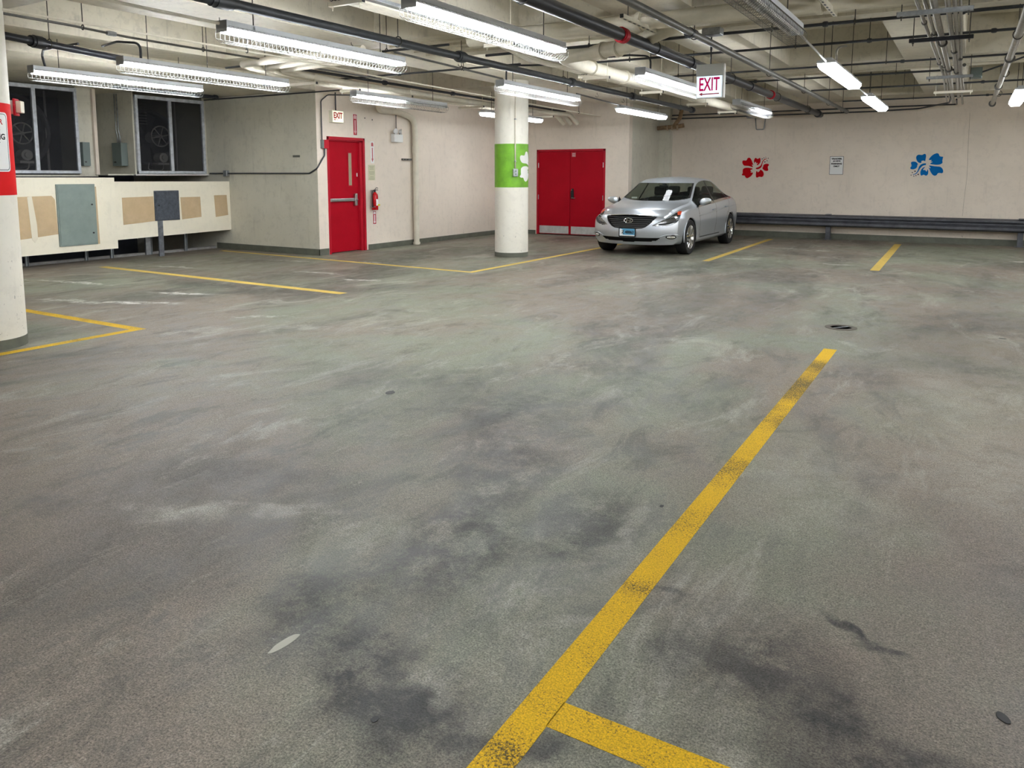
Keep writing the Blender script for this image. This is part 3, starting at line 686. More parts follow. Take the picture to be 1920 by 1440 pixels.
Yd, Xd, Zd = (0, 1, 0), (1, 0, 0), (0, 0, 1)
pipe('sprinkler_main', 'thick black sprinkler pipe with red coupling running to the back wall', 'pipe', [(-3.12, -4, 2.9), (-3.12, 19.3, 2.9)], .062, 'blackpipe',
     hang=[(-3.12, y, 2.9) for y in (2.2, 5.4, 8.35, 11.5, 14.6, 17.6)], coup=[((-3.12, 7.42, 2.9), Yd, 1.12, .13, 'redframe'), ((-3.12, 14.1, 2.9), Yd, 1.12, .10, 'redframe'), ((-3.12, 9.6, 2.9), Yd, 1.05, .06), ((-3.12, 12.6, 2.9), Yd, 1.05, .05), ((-3.12, 18.9, 2.9), Yd, 1.2, .14)])
pipe('drain_pipe', 'dark grey pipe running over the caged light to the back corner', 'pipe', [(-5.45, -4, 2.93), (-5.45, 8, 2.93), (-5.40, 16.9, 2.93)], .045, 'greypipe',
     hang=[(-5.45, y, 2.93) for y in (4.0, 6.75, 10.7, 13.6, 16.2)], coup=[((-5.45, 4.45, 2.93), Yd, 1.25, .22), ((-5.45, 7.95, 2.93), Yd, 1.35, .16), ((-5.43, 10.95, 2.93), Yd, 1.3, .14), ((-5.41, 13.4, 2.93), Yd, 1.3, .12), ((-5.40, 16.85, 2.93), Yd, 1.3, .14)])
pipe('steel_pipe', 'bare grey steel pipe right of the exit sign, held by clevis hangers', 'pipe', [(-2.53, -4, 2.92), (-2.50, 18.9, 2.92)], .036, 'steelpipe',
     hang=[(-2.53, y, 2.92) for y in (3.2, 5.6, 7.9, 11.3, 13.9, 16.5, 18.4)], coup=[((-2.53, 7.75, 2.92), Yd, 1.3, .10, 'blackpipe'), ((-2.51, 18.85, 2.92), Yd, 1.2, .1)])
pipe('riser_pipe', 'thin galvanised pipe sloping out at the right edge, capped at the far end', 'pipe', [(.36, -3, 2.93), (.32, 8.8, 2.93), (.25, 18.4, 2.93)], .038, 'conduit',
     hang=[(.31, y, 2.93) for y in (6.2, 9.6, 13.1, 16.2)], coup=[((.305, 11.45, 2.93), Yd, 1.35, .05, 'steelpipe'), ((.27, 14.9, 2.93), Yd, 1.35, .05, 'steelpipe'), ((.25, 18.35, 2.93), Yd, 1.5, .1, 'steelpipe')])
pipe('water_pipe', 'dark pipe passing above the two left caged lights, nearest the left pillar', 'pipe', [(-8.0, 2.0, 2.93), (-8.71, 4.38, 2.93), (-9.40, 6.72, 2.93), (-9.45, 8.6, 2.93)], .04, 'blackpipe', .5,
     hang=[(-8.85, 4.9, 2.93), (-9.42, 7.4, 2.93)], coup=[((-8.82, 4.75, 2.93), (-.28, 1, 0), 1.5, .17), ((-9.45, 8.5, 2.93), Yd, 1.45, .16), ((-9.43, 7.6, 2.93), Yd, 1.35, .12)])
# fat cream pipe with two elbows
pipe('vent_pipe', 'fat cream painted pipe with elbows running to the back wall behind the exit sign', 'pipe',
     [(-2.55, 7.72, 3.04), (-3.45, 8.41, 2.96), (-4.46, 8.72, 2.95), (-4.54, 9.25, 2.95), (-4.55, 19.5, 2.95)], .085, 'creampipe', .28,
     coup=[((-3.60, 8.46, 2.955), (-1, .3, 0), 1.08, .05), ((-3.82, 8.53, 2.953), (-1, .3, 0), 1.08, .05), ((-4.54, 9.75, 2.95), Yd, 1.07, .05), ((-4.54, 10.9, 2.95), Yd, 1.07, .06), ((-4.55, 14.2, 2.95), Yd, 1.07, .06)])
pipe('vent_header', 'long cream painted pipe slung across under the concrete beam', 'pipe', [(-5.15, 7.70, 3.07), (-2.55, 7.72, 3.07), (1.5, 7.72, 3.07)], .085, 'creampipe', 0,
     coup=[((-3.05, 7.71, 3.07), Xd, 1.1, .07), ((-1.3, 7.71, 3.07), Xd, 1.1, .07)])
def trapeze(x0, x1, y, z, lab, m='creampipe', grp='short channel supports for the pipe runs', n=4, dx=.0):
    t = empty('pipe_support', ((x0+x1)/2, y, z)); tag(t, lab, 'support', grp); w = (x1-x0)/2
    b = B(); box(b, -w, w, -.02, .022, -.04, 0, .003); obj('channel', b, m, t)
    b = B(); box(b, w, w+.003, -.018, .02, -.038, -.002); box(b, -w-.003, -w, -.018, .02, -.038, -.002); obj('open_end', b, 'black', t)
    for s in (-1, 1):
        b = B(); x = s*(w-.035); h = ceil_z((x0+x1)/2+x, y)-z; tube(b, [(x, 0, -.075), (x, 0, h)], .005, 5); tube(b, [(x, 0, -.052), (x, 0, -.04)], .011, 6)
        obj('threaded_rod', b, 'creampipe' if m == 'creampipe' else 'rod', t)
    return t
for y, lab in ((10.0, 'cream channel support under the fat cream pipe, nearest of its four'), (12.15, 'cream channel support under the fat cream pipe, just left of the exit sign'),
               (14.58, 'cream channel support under the fat cream pipe, just below the exit sign'), (16.7, 'cream channel support under the fat cream pipe, nearest the back wall')):
    trapeze(-4.78, -4.38, y, 2.86, lab, grp='channel supports under the fat cream pipe')
# conduit rack
for k, dx in enumerate((-.20, -.155, -.11, -.065, -.02)):
    x = -4.77+dx*.9
    pipe('rack_conduit', 'slim cream conduit on the long rack, %s' % ('leftmost of the five', 'second from the left', 'middle of the five', 'second from the right', 'rightmost of the five')[k], 'conduit',
         [(x+.28, -3, 2.955), (x+.28, 7.5, 2.955), (x, 8.7, 2.955), (x, 12.4-.12*k, 2.955), (x, 13.4, 3.0)], .0155, 'creampipe', .2, grp='parallel conduits on the rack', seg=8)
b = B(); prism(b, [(-4.48, -3), (-4.48, 7.5), (-4.75, 8.7), (-4.75, 13.2), (-4.67, 13.2), (-4.67, 8.7), (-4.40, 7.5), (-4.40, -3)], .028, frameZ(0, 0, 2.957)); tag(obj('cable_tray', b, 'galv'), 'shallow grey cable tray beside the five cream conduits', 'cable tray')
for y, lab in ((4.95, 'channel support with clamps under the conduit rack, nearest one'), (7.35, 'channel support under the conduit rack, left of the big caged light'), (10.3, 'channel support under the conduit rack, right of the big caged light')):
    o_ = .28 if y < 8 else 0
    t = trapeze(-5.0+o_, -4.63+o_, y, 2.935, lab, 'creampipe', 'channel supports under the conduit rack')
    b = B()
    for k in range(5):
        c = (-.135+.0405*k, -.028, .02)
        q = [(c[0]+.021*math.cos(a), c[1], c[2]+.021*math.sin(a)) for a in [2*PI*j/8 for j in range(9)]]; tube(b, q, .004, 4)
    obj('clamp', b, 'blackpipe', t)
# wall side pipes with u bends
for k, (pa, pb, xf_) in enumerate((((-6.3, 7.15), (-8.50, 7.20), -9.03), ((-6.3, 7.44), (-8.47, 7.56), -8.84), ((-6.3, 7.70), (-8.44, 7.83), -8.66))):
    pipe('bent_pipe', 'cream pipe with a U bend beside the door wall, %s of the three' % ('outer', 'middle', 'inner')[k], 'pipe',
         [(pa[0], pa[1], 2.98), (pb[0], pb[1], 2.97), (xf_+(.06, .10, .09)[k], 8.45, 2.965), (xf_, 9.6, 2.95), (xf_, 15.7+.25*(2-k), 2.95), (xf_+.35, 16.7, 2.93), (xf_+.45, 16.9, 2.72)], .050, 'creampipe', .22,
         grp='cream pipes with U bends along the door wall', seg=14)
pipe('black_line', 'thin black pipe lying beside the three cream U-bend pipes', 'pipe', [(-8.50, 8.3, 3.03), (-8.60, 17.0, 3.03)], .022, 'blackpipe', coup=[((-8.55, 12.2, 3.03), Yd, 1.6, .08), ((-8.53, 10.2, 3.03), Yd, 1.6, .08)])
for y, w, lab in ((8.6, .60, 'cream channel support under the U-bend pipes, by the caged light end'), (9.65, .42, 'cream channel support under the U-bend pipes, above the small exit sign'), (10.9, .60, 'cream channel support under the U-bend pipes, right of the small exit sign'), (13.2, .60, 'cream channel support under the U-bend pipes, just left of the green banded pillar'), (16.2, .6, 'cream channel support under the U-bend pipes, right of the green banded pillar')):
    trapeze(-8.9-w*.5+.1, -8.9+w*.5+.1, y, 2.885, lab, grp='channel supports under the U-bend pipes')
pipe('thin_conduit', 'very thin conduit strung between the pillar row and the door wall', 'conduit', [(-7.2, 2.6, 2.9), (-7.2, 7.0, 2.9), (-7.4, 8.6, 2.9), (-7.75, 17.2, 2.9)], .011, 'creampipe', 0, hang=[(-7.2, 6.2, 2.9), (-7.55, 12.9, 2.9), (-7.7, 15.9, 2.9)], seg=8)
pipe('thin_conduit', 'paired thin conduit curving in above the left pillar', 'conduit', [(-8.35, 3.2, 3.15), (-8.0, 3.9, 3.02), (-7.93, 4.6, 3.0), (-8.07, 5.33, 3.0), (-8.1, 9.6, 3.0)], .013, 'steelpipe', .3, hang=[(-7.95, 4.75, 3.0), (-8.08, 6.3, 3.0)], coup=[((-8.02, 5.1, 3.0), Yd, 1.8, .10, 'galv')], seg=8)
pipe('thin_conduit', 'thin cream conduit feeding the third-row caged light from the top edge', 'conduit', [(-5.80, -2, 2.85), (-5.68, 4.6, 2.80)], .014, 'creampipe', seg=8)
pipe('thin_conduit', 'thin conduit feeding the caged light in front of the green pillar', 'conduit', [(-5.62, 6.9, 2.86), (-5.74, 9.4, 2.84)], .013, 'steelpipe', seg=8, hang=[(-5.68, 8.3, 2.85)])
pipe('thin_conduit', 'thin conduit linking the two lamps right of the green pillar', 'conduit', [(-5.76, 11.8, 2.85), (-5.83, 13.9, 2.82)], .013, 'steelpipe', seg=8)
pipe('thin_conduit', 'thin cable run linking the lamps on the right side', 'conduit', [(-1.42, 7.15, 2.78), (-1.50, 9.5, 2.78)], .012, 'conduit', seg=8)
pipe('thin_conduit', 'short cable run between the two lens covered lamps at right', 'conduit', [(-1.52, 11.9, 2.78), (-1.53, 13.8, 2.78)], .012, 'conduit', seg=8)
pipe('thin_conduit', 'short bent conduit dropping onto the light nearest the windows', 'conduit', [(-8.9, 5.25, 2.99), (-9.6, 5.24, 2.98), (-10.03, 5.45, 2.97), (-10.03, 5.48, 2.84)], .014, 'greypipe', .12, seg=8)
pipe('thin_conduit', 'short bent conduit dropping onto the second-row light by the windows', 'conduit', [(-9.0, 5.6, 3.02), (-8.55, 5.5, 3.02), (-8.30, 5.62, 3.0), (-8.30, 5.62, 2.83)], .014, 'greypipe', .12, seg=8)
pipe('thin_conduit', 'bent conduit dropping onto the light in front of the green pillar', 'conduit', [(-4.6, 9.9, 3.02), (-5.55, 9.5, 3.02), (-5.74, 9.5, 3.0), (-5.74, 9.5, 2.82)], .013, 'greypipe', .14, seg=8)
pipe('thin_conduit', 'bent conduit dropping onto the light behind the exit sign', 'conduit', [(-4.7, 9.42, 3.02), (-3.85, 9.42, 3.02), (-3.6, 9.5, 3.0), (-3.6, 9.5, 2.82)], .013, 'greypipe', .14, seg=8)
pipe('thin_conduit', 'bent conduit dropping onto the larger lens covered light at right', 'conduit', [(-1.35, 9.9, 3.0), (-1.45, 9.85, 2.98), (-1.45, 9.85, 2.80)], .013, 'conduit', .1, seg=8)
# branch lines across
BR = 'sprinkler branch lines crossing the ceiling'
for (y, x0, x1, z, r, lab) in ((8.52, -5.45, 3.5, 3.02, .021, 'nearest thin branch pipe crossing the right side ceiling'), (9.78, -4.9, 3.5, 3.02, .019, 'second thin branch pipe crossing, meeting the steel pipe'),
        (11.75, -4.5, 3.5, 3.02, .017, 'third thin branch pipe crossing, level with the exit sign'), (13.3, -5.3, -.3, 3.05, .020, 'fourth branch pipe, light coloured, just beyond the exit sign'),
        (14.95, -2.6, 3.5, 3.02, .019, 'fifth thin branch pipe crossing beyond the larger lens light'), (17.4, -2.4, 3.5, 3.02, .017, 'branch pipe crossing low over the back wall'),
        (9.40, -8.9, -5.45, 3.02, .019, 'thin dark branch pipe left of the green pillar, farther one'), (7.7, -9.4, -5.45, 3.04, .019, 'thin dark branch pipe left of the green pillar, nearer one')):
    pipe('branch_pipe', lab, 'pipe', [(x0, y, z), (x1, y, z)], r*.8, 'greypipe', grp=BR, seg=8,
         hang=[(x, y, z) for x in (-6.4, -4.0, -1.9, -1.1, 1.3) if x0+.2 < x < x1-.2][:3], coup=[((x, y, z), Xd, 1.5, .05) for x in ((x0+x1)/2-.4, (x0+x1)/2+.8)])
pipe('back_wall_conduit', 'thin conduit running along the top of the back wall, bending up at the rack', 'conduit', [(-6.7, 19.25, 2.93), (-2.0, 19.25, 2.93), (-1.1, 19.2, 2.95), (-.5, 18.2, 2.97), (-.44, 17.0, 2.97)], .017, 'greypipe', .2, seg=8)
pipe('back_wall_conduit', 'second conduit along the top of the back wall, just above the first', 'conduit', [(-6.7, 19.3, 3.02), (-.6, 19.3, 3.02), (-.38, 19.1, 3.0), (-.36, 17.6, 2.98)], .017, 'greypipe', .2, seg=8)
# junction box on the branch pipe
b = B(); box(b, -2.58, -2.38, 8.30, 8.44, 2.98, 3.06, .01); tag(obj('junction_box', b, 'galv'), 'grey junction box on the branch pipe above the exit sign', 'junction box')
# vertical conduit rack on the right
rk = [(-.50, .016), (-.44, .016), (-.375, .030), (-.27, .024), (-.215, .020), (-.17, .014)]
nm = ('thin one at the left edge', 'second from the left', 'thickest one', 'fourth from the left', 'fifth from the left', 'thin one at the right edge')
for k, (x, r) in enumerate(rk):
    e = [17.9, 17.2, 18.2, 17.0, 18.6, 15.6][k]
    pipe('rack_pipe', 'bright conduit in the right hand rack, %s' % nm[k], 'conduit', [(x, -3, 2.96), (x, 7, 2.96), (x-.02*(k-2), 13, 2.97), (x+(-.03 if k < 2 else -.05), e, 2.97)], r, 'conduit', 0,
         coup=[((x-.005*(k-2), 8.6+.7*k, 2.963), Yd, 1.4, .05, 'steelpipe'), ((x-.015*(k-2), 11.8+.35*k, 2.968), Yd, 1.4, .05, 'steelpipe')], grp='conduits in the right hand rack', seg=10)
for y, m_, lab in ((7.75, 'galv', 'steel channel carrying the right hand conduit rack, nearest one'), (9.3, 'blackpipe', 'black channel carrying the right hand conduit rack'), (12.9, 'galv', 'steel channel under the right hand conduit rack by the grey box'), (15.2, 'creampipe', 'cream channel under the far end of the right hand conduit rack')):
    trapeze(-.66, -.08, y, 2.925, lab, m_, 'channels carrying the right hand conduit rack')
b = B(); box(b, -.12, .03, 12.9, 13.15, 2.88, 3.02, .01); tag(obj('junction_box', b, 'ebox'), 'dark junction box at the side of the right hand conduit rack', 'junction box')
pipe('thin_conduit', 'thin conduit curving away right from the rack junction box', 'conduit', [(0, 13.0, 2.95), (.25, 12.6, 2.99), (.6, 11.95, 3.05), (2.6, 11.95, 3.05)], .012, 'greypipe', .2, seg=8)
# loose channels against the beam
for (x, y, r_, lab) in ((-2.95, 7.45, .0, 'cream channel with clips bolted under the beam, above the red coupling'), (-1.2, 7.5, 0, 'cream slotted channel hanging at the top right')):
    t = empty('slotted_channel', (x, y, 3.0)); tag(t, lab, 'channel', 'loose slotted channels under the beam'); b = B(); box(b, -.02, .02, -.45, .45, -.02, .02, .003); obj('channel', b, 'creampipe', t)
    b = B()
    for k in range(7): box(b, -.008, .008, -.4+.12*k, -.34+.12*k, -.0215, -.019)
    for yy in (-.455, .45): box(b, -.018, .018, yy, yy+.004, -.018, .018)
    obj('slot', b, 'black', t)
    for yy in (-.3, .3):
        b = B(); tube(b, [(0, yy, .02), (0, yy, ceil_z(x, y+yy)-3.0)], .005, 5); obj('threaded_rod', b, 'rod', t)
b = B(); prism(b, circ(0, 0, .012, 8), .003, frameZ(0, 0, 0)); b.free()
# steel plate at a beam joint, and the capped stub over the left window
pipe('capped_stub', 'short dark capped pipe above the right hand window', 'pipe', [(-12.6, 8.0, 2.98), (-12.6, 10.1, 2.98)], .035, 'blackpipe', coup=[((-12.6, 10.05, 2.98), Yd, 1.2, .08)])
pipe('wall_conduit', 'thin dark conduit along the top of the grey return wall', 'conduit', [(-13.45, 10.45, 3.0), (-9.6, 10.45, 3.0)], .013, 'greypipe', seg=8)
pipe('wall_conduit', 'dark conduit with a box crossing the grey return wall', 'conduit', [(-13.4, 10.47, 1.53), (-10.60, 10.47, 1.53), (-10.40, 10.47, 1.62), (-10.385, 10.60, 1.80), (-10.385, 10.655, 1.86), (-10.385, 10.655, 2.0)], .014, 'redpipe' if 'redpipe' in M else 'greypipe', .07, seg=8)
b = B(); box(b, -12.94, -12.84, 10.42, 10.499, 1.47, 1.59, .006); tag(obj('conduit_box', b, 'galv'), 'small steel box on the conduit on the grey return wall', 'junction box')
pipe('wall_conduit', 'thin dark conduit rising from the red alarm box beside the door', 'conduit', [(-10.385, 10.60, 2.13), (-10.385, 10.60, 2.86), (-10.33, 10.72, 2.97), (-9.8, 11.1, 2.97)], .011, 'greypipe', .08, seg=8)
t = empty('alarm_box', (-10.42, 10.665, 2.07)); tag(t, 'small red box with a grey side beside the top of the single door frame', 'alarm box')
b = B(); box(b, 0, .06, -.04, .085, -.08, .08, .005); obj('cover', b, 'redframe', t); b = B(); box(b, 0, .065, -.075, -.04, -.08, .08, .004); obj('side_plate', b, 'ebox', t)
b = B(); box(b, -10.95-.09, -10.95+.09, 10.492, 10.4995, 1.83, 1.87); tag(obj('wall_plate', b, mat('dull_olive_plate', (.14, .14, .12), .6)), 'small dark plate on the grey return wall', 'plate')
# disconnect switches by the windows
def disc(x, y, z, w, h, d, face, lab):
    t = empty('disconnect_switch', (x, y, z)); tag(t, lab, 'switch box'); F = face
    b = B(); prism(b, rrect(w, h, .006), d, F); obj('box', b, 'ebox', t)
    b = B(); prism(b, [(-w*.3, -h*.36), (-w*.1, -h*.36), (-w*.1, -h*.31), (-w*.3, -h*.31)], .012, F @ Matrix.Translation((0, 0, d))); obj('handle', b, 'black', t)
    return t
Fy = Matrix(((1, 0, 0, 0), (0, 0, -1, 0), (0, 1, 0, 0), (0, 0, 0, 1)))
disc(-13.84, 8.895, 1.88, .28, .43, .13, Fy, 'grey disconnect switch box left of the right hand window')
t = [o for o in COL.objects if o.name.startswith('disconnect_switch')][-1]
b = B()
for x in (-.05, .02): tube(b, [(x, -.06, .2), (x, -.06, .32), (x-.02, -.07, .45), (x-.02, -.07, 1.12)], .013, 8, .06)
obj('conduit', b, 'galv', t, True)
disc(-13.8, 8.11, 1.87, .13, .42, .10, frameX(0, 0, 0), 'grey switch box at the right edge of the left hand window')

# ------------------------------------------------------------------ doors
t = struct(empty('door_1', (-10.42, 11.2765, 0)), 'red single fire door with push bar and slit window')
b = B(); h = 2.222; y0, y1 = -.5235, .5235
for q in ((y0, y0+.05, 0, h), (y1-.05, y1, 0, h), (y0, y1, h-.055, h)): box(b, -.02, .012, *q, .003)
for q in ((y0, y0+.055, 0, h), (y1-.17+.05, y1-.05, 0, h-.05)): box(b, -.16, -.02, q[0]+.0, q[1], q[2], q[3])
box(b, -.16, -.02, y0+.05, y1-.05, h-.075, h-.055)
obj('frame', b, 'redframe', t)
b = B(); box(b, -.12, -.075, y0+.055, y1-.17+.05, .015, h-.075, .003); leaf = obj('door_leaf', b, 'red', t)
X0 = -.075
b = B(); prism(b, [(.11, 1.28), (.23, 1.28), (.23, 1.945), (.11, 1.945)], .006, frameX(X0, 0, 0)); obj('window_frame', b, 'redframe', leaf)
b = B(); prism(b, [(.130, 1.30), (.21, 1.30), (.21, 1.925), (.130, 1.925)], .008, frameX(X0, 0, 0)); obj('slit_glass', b, mat('wired_glass', (.42, .34, .24), .2), leaf)
b = B(); box(b, X0, X0+.035, -.42, .30, .99, 1.05, .006); box(b, X0+.035, X0+.06, -.40, -.06, .995, 1.045, .006); br = obj('push_bar', b, 'steel', leaf)
b = B(); box(b, X0, X0+.06, .25, .32, .90, 1.14, .012); tube(b, [(X0+.06, .285, 1.02), (X0+.08, .285, 1.02)], .02, 12); obj('latch_case', b, 'steel', br)
b = B(); box(b, X0, X0+.004, .355, .385, 1.47, 1.54); obj('latch_plate', b, 'white', leaf)
t = struct(empty('door_2', (-8.6175, 17.35, 0)), 'red double door with kick plates')
b = B(); w = .9475; h = 2.142
for q in ((-w, -w+.05, 0, h), (w-.05, w, 0, h), (-w, w, h-.05, h)): box(b, q[0], q[1], -.015, .10, q[2], q[3], .003)
obj('frame', b, 'redframe', t)
for s in (-1, 1):
    b = B(); x0, x1 = (-w+.054, -.004) if s < 0 else (.004, w-.054)
    box(b, x0, x1, -.004, .04, .02, h-.054, .003); lf = obj('door_leaf', b, 'red', t)
    b = B(); box(b, x0+.03, x1-.03, -.007, -.004, .035, .225, .002); obj('kick_plate', b, 'kick', lf)
    for z in (.95, 1.75):
        b = B(); xx = -w+.052 if s < 0 else w-.052; tube(b, [(xx, -.012, z-.06), (xx, -.012, z+.06)], .011, 8); obj('hinge', b, 'steel', lf)
    if s > 0:
        b = B(); box(b, .03, .11, -.04, -.004, .92, 1.12, .012); box(b, .06, .10, -.045, -.004, 1.12, 1.17, .006); obj('lock_case', b, 'black', lf)
        b = B(); tube(b, [(.07, -.04, .94), (.07, -.07, .94), (.17, -.07, .94)], .009, 8, .02); tube(b, [(.07, -.05, 1.135), (.07, -.058, 1.135)], .013, 12); obj('lever_handle', b, 'steel', lf, True)
        b = B(); box(b, .04, .15, -.006, -.004, 1.95, 2.06); q = obj('notice_sticker', b, 'pinkink', lf); q['label'] = 'faded pink notice sticker'
        b = B()
        for k in range(3): box(b, .055, .135, -.0068, -.006, 2.035-.03*k-.008, 2.035-.03*k)
        obj('sticker_lines', b, 'sign', q)

# ------------------------------------------------------------------ signs and fittings on the door wall
t = empty('exit_sign', (-10.42, 10.98, 2.59)); tag(t, 'boxy cream EXIT sign on the wall above the single red door', 'exit sign')
b = B(); box(b, 0, .09, -.155, .155, -.115, .115, .008); obj('housing', b, mat('aged_white_plastic', (.78, .76, .62), .5), t)
b = B(); box(b, .088, .092, -.14, .14, -.10, .10); obj('face', b, mat('dim_exit_face', (.9, .9, .72), .4, emit=(1, .95, .7), estr=.25), t)
text('exit_lettering', 'EXIT', .15, 'redink', frameX(.0925, .0, .022), t, .002, .006, .235, .115)
b = B(); prism(b, [(-.115, -.068), (-.06, -.068), (-.06, -.052), (-.115, -.052)], .002, frameX(.0925, 0, 0)); prism(b, [(-.04, -.064), (.0, -.064), (.0, -.056), (-.04, -.056)], .002, frameX(.0925, 0, 0)); obj('small_marks', b, 'pinkink', t)
b = B(); tube(b, [(.045, -.01, .115), (.045, -.01, .45)], .012, 8); obj('stem', b, 'greypipe', t, True)
def arrow_sticker(name, y, z, w, h, body, ar, lab, txt=True):
    t = empty(name, (-10.42, y, z)); tag(t, lab, 'sign', 'narrow arrow signs around the single red door')
    b = B(); prism(b, rrect(w+.012, h+.012, .008), .002, frameX(.0005, 0, 0)); obj('backing', b, 'sign', t)
    b = B(); prism(b, rrect(w, h, .006), .002, frameX(.0015, 0, 0)); obj('plate', b, body, t)
    b = B(); s = w*.36
    prism(b, [(-s*.45, h*.22), (-s*.45, -h*.30), (-s, -h*.30), (0, -h*.47), (s, -h*.30), (s*.45, -h*.30), (s*.45, h*.22)], .002, frameX(.0025, 0, 0)); obj('arrow', b, ar, t)
    b = B(); prism(b, [(-s, h*.28), (s, h*.28), (s, h*.42), (0, h*.48), (-s, h*.42)], .002, frameX(.0025, 0, 0)); obj('fire_symbol', b, ar, t)
arrow_sticker('arrow_sign', 11.54, 2.475, .10, .40, 'redink', mat('pale_pink_ink', (.75, .42, .44), .5), 'red arrow sign pointing down over the top of the single red door')
arrow_sticker('arrow_sign', 12.03, 1.955, .085, .42, 'sign', 'pinkink', 'white vertical sign with red marks, right of the single red door top')
arrow_sticker('arrow_sign', 12.06, .64, .085, .26, 'redink', 'sign', 'short red arrow sign pointing down, below the fire extinguisher')
t = empty('notice_board', (-10.42, 12.0, 1.55)); tag(t, 'faded cream printed notice between the white sign and the fire extinguisher', 'notice')
b = B(); box(b, 0, .004, -.10, .10, -.155, .155); obj('plate', b, mat('faded_notice', (.62, .60, .42), .5), t)
b = B()
for k, w in enumerate((.07, .05, .06, 0, .08, .08, .06, 0, .05, .08, .07)):
    if w: box(b, .004, .005, -w, w, .125-.026*k-.008, .125-.026*k)
obj('text_lines', b, mat('notice_ink', (.35, .34, .22), .6), t)
# emergency lamp unit
t = empty('emergency_light', (-10.42, 12.76, 2.27)); tag(t, 'white twin head emergency light on the door wall beside the bent pipe', 'emergency light')
b = B(); box(b, 0, .10, -.14, .14, -.09, .075, .01); obj('battery_case', b, 'sign', t)
for s, rz in ((-1, -.2), (1, .7)):
    b = B(); lathe(b, [(0, -.03), (.03, -.03), (.055, .02), (.058, .03), (.05, .026), (0, .02)], 20); xf(b, Matrix.Translation((.07, s*.085, .13)) @ Matrix.Rotation(rz, 4, 'Z') @ Matrix.Rotation(PI/2, 4, 'Y')); lh = obj('lamp_head', b, 'sign', t, False, True)
    b = B(); tube(b, [(.05, s*.085, .07), (.05, s*.085, .11)], .012, 8); obj('swivel', b, 'black', lh)
b = B(); tube(b, [(.03, .0, .075), (.03, .0, .62)], .008, 8); obj('conduit', b, 'greypipe', t)
# bent drain pipe down the door wall
pipe('downpipe', 'fat cream downpipe with a swept bend standing against the door wall', 'pipe', [(-9.35, 11.15, 2.97), (-10.0, 11.75, 2.93), (-10.32, 12.15, 2.79), (-10.335, 12.75, 2.80), (-10.335, 13.31, 2.70), (-10.335, 13.33, 2.25), (-10.335, 13.33, 0.0)], .062, 'creampipe', .42,
     coup=[((-10.335, 13.33, 2.05), Zd, 1.12, .16), ((-10.335, 13.33, .03), Zd, 1.12, .06)])
t = empty('pipe_clamp', (-10.42, 13.05, 1.83)); tag(t, 'small steel channel clamp beside the downpipe', 'clamp'); b = B(); box(b, 0, .05, -.10, .20, -.02, .02, .003); obj('channel', b, 'steelpipe', t)
b = B(); 
for y in (-.05, .05): tube(b, [(.05, y, 0), (.065, y, 0)], .012, 8)
obj('bolt', b, 'rod', t)
# small leftovers of wall holes
for y, z, lab in ((11.83, 2.62, 'small dark bolt hole in the wall above the arrow signs, left one'), (12.05, 2.6, 'small dark bolt hole in the wall above the arrow signs, right one')):
    b = B(); prism(b, circ(y, z, .014, 10), .002, frameX(-10.42, 0, 0)); tag(obj('wall_hole', b, 'ink'), lab, 'hole', 'bolt holes in the door wall')
# fire extinguisher
t = empty('fire_extinguisher', (-10.42, 11.985, .80)); tag(t, 'red fire extinguisher with yellow tag hanging right of the single red door', 'fire extinguisher')
b = B(); lathe(b, [(0, 0), (.058, 0), (.064, .012), (.064, .28), (.055, .32), (.03, .345), (.022, .36), (0, .36)], 28); xf(b, Matrix.Translation((.085, 0, 0))); obj('cylinder', b, mat('extinguisher_red', (.50, .008, .012), .25), t, False, True)
b = B(); lathe(b, [(.0651, .09), (.0652, .22)], 28); bmesh.ops.delete(b, geom=[v for v in b.verts if not (v.co.x > .0 and v.co.y > -.04)], context='VERTS'); bmesh.ops.solidify(b, geom=b.faces[:], thickness=.001); xf(b, Matrix.Translation((.085, 0, 0))); obj('paper_label', b, 'sign', t)
b = B(); box(b, .125, .155, .01, .075, .085, .115); obj('yellow_tag', b, mat('yellow_tag', (.75, .62, .02), .5), t)
b = B(); lathe(b, [(.018, .355), (.02, .40), (.012, .41), (0, .41)], 14); xf(b, Matrix.Translation((.085, 0, 0))); box(b, .07, .10, -.01, .09, .395, .408, .003); tube(b, [(.085, 0, .41), (.085, .05, .45), (.085, .10, .435)], .006, 6, .02); obj('valve_handle', b, 'black', t)
b = B(); tube(b, [(.085, -.01, .385), (.09, -.06, .40), (.09, -.085, .33), (.09, -.078, .10)], .009, 8, .04); tube(b, [(.09, -.078, .14), (.09, -.078, .06)], .013, 8); obj('hose', b, 'black', t, True)
b = B(); box(b, .0, .03, -.03, .03, .05, .40); box(b, .01, .152, -.068, -.064, .055, .075); obj('wall_bracket', b, 'steel', t)

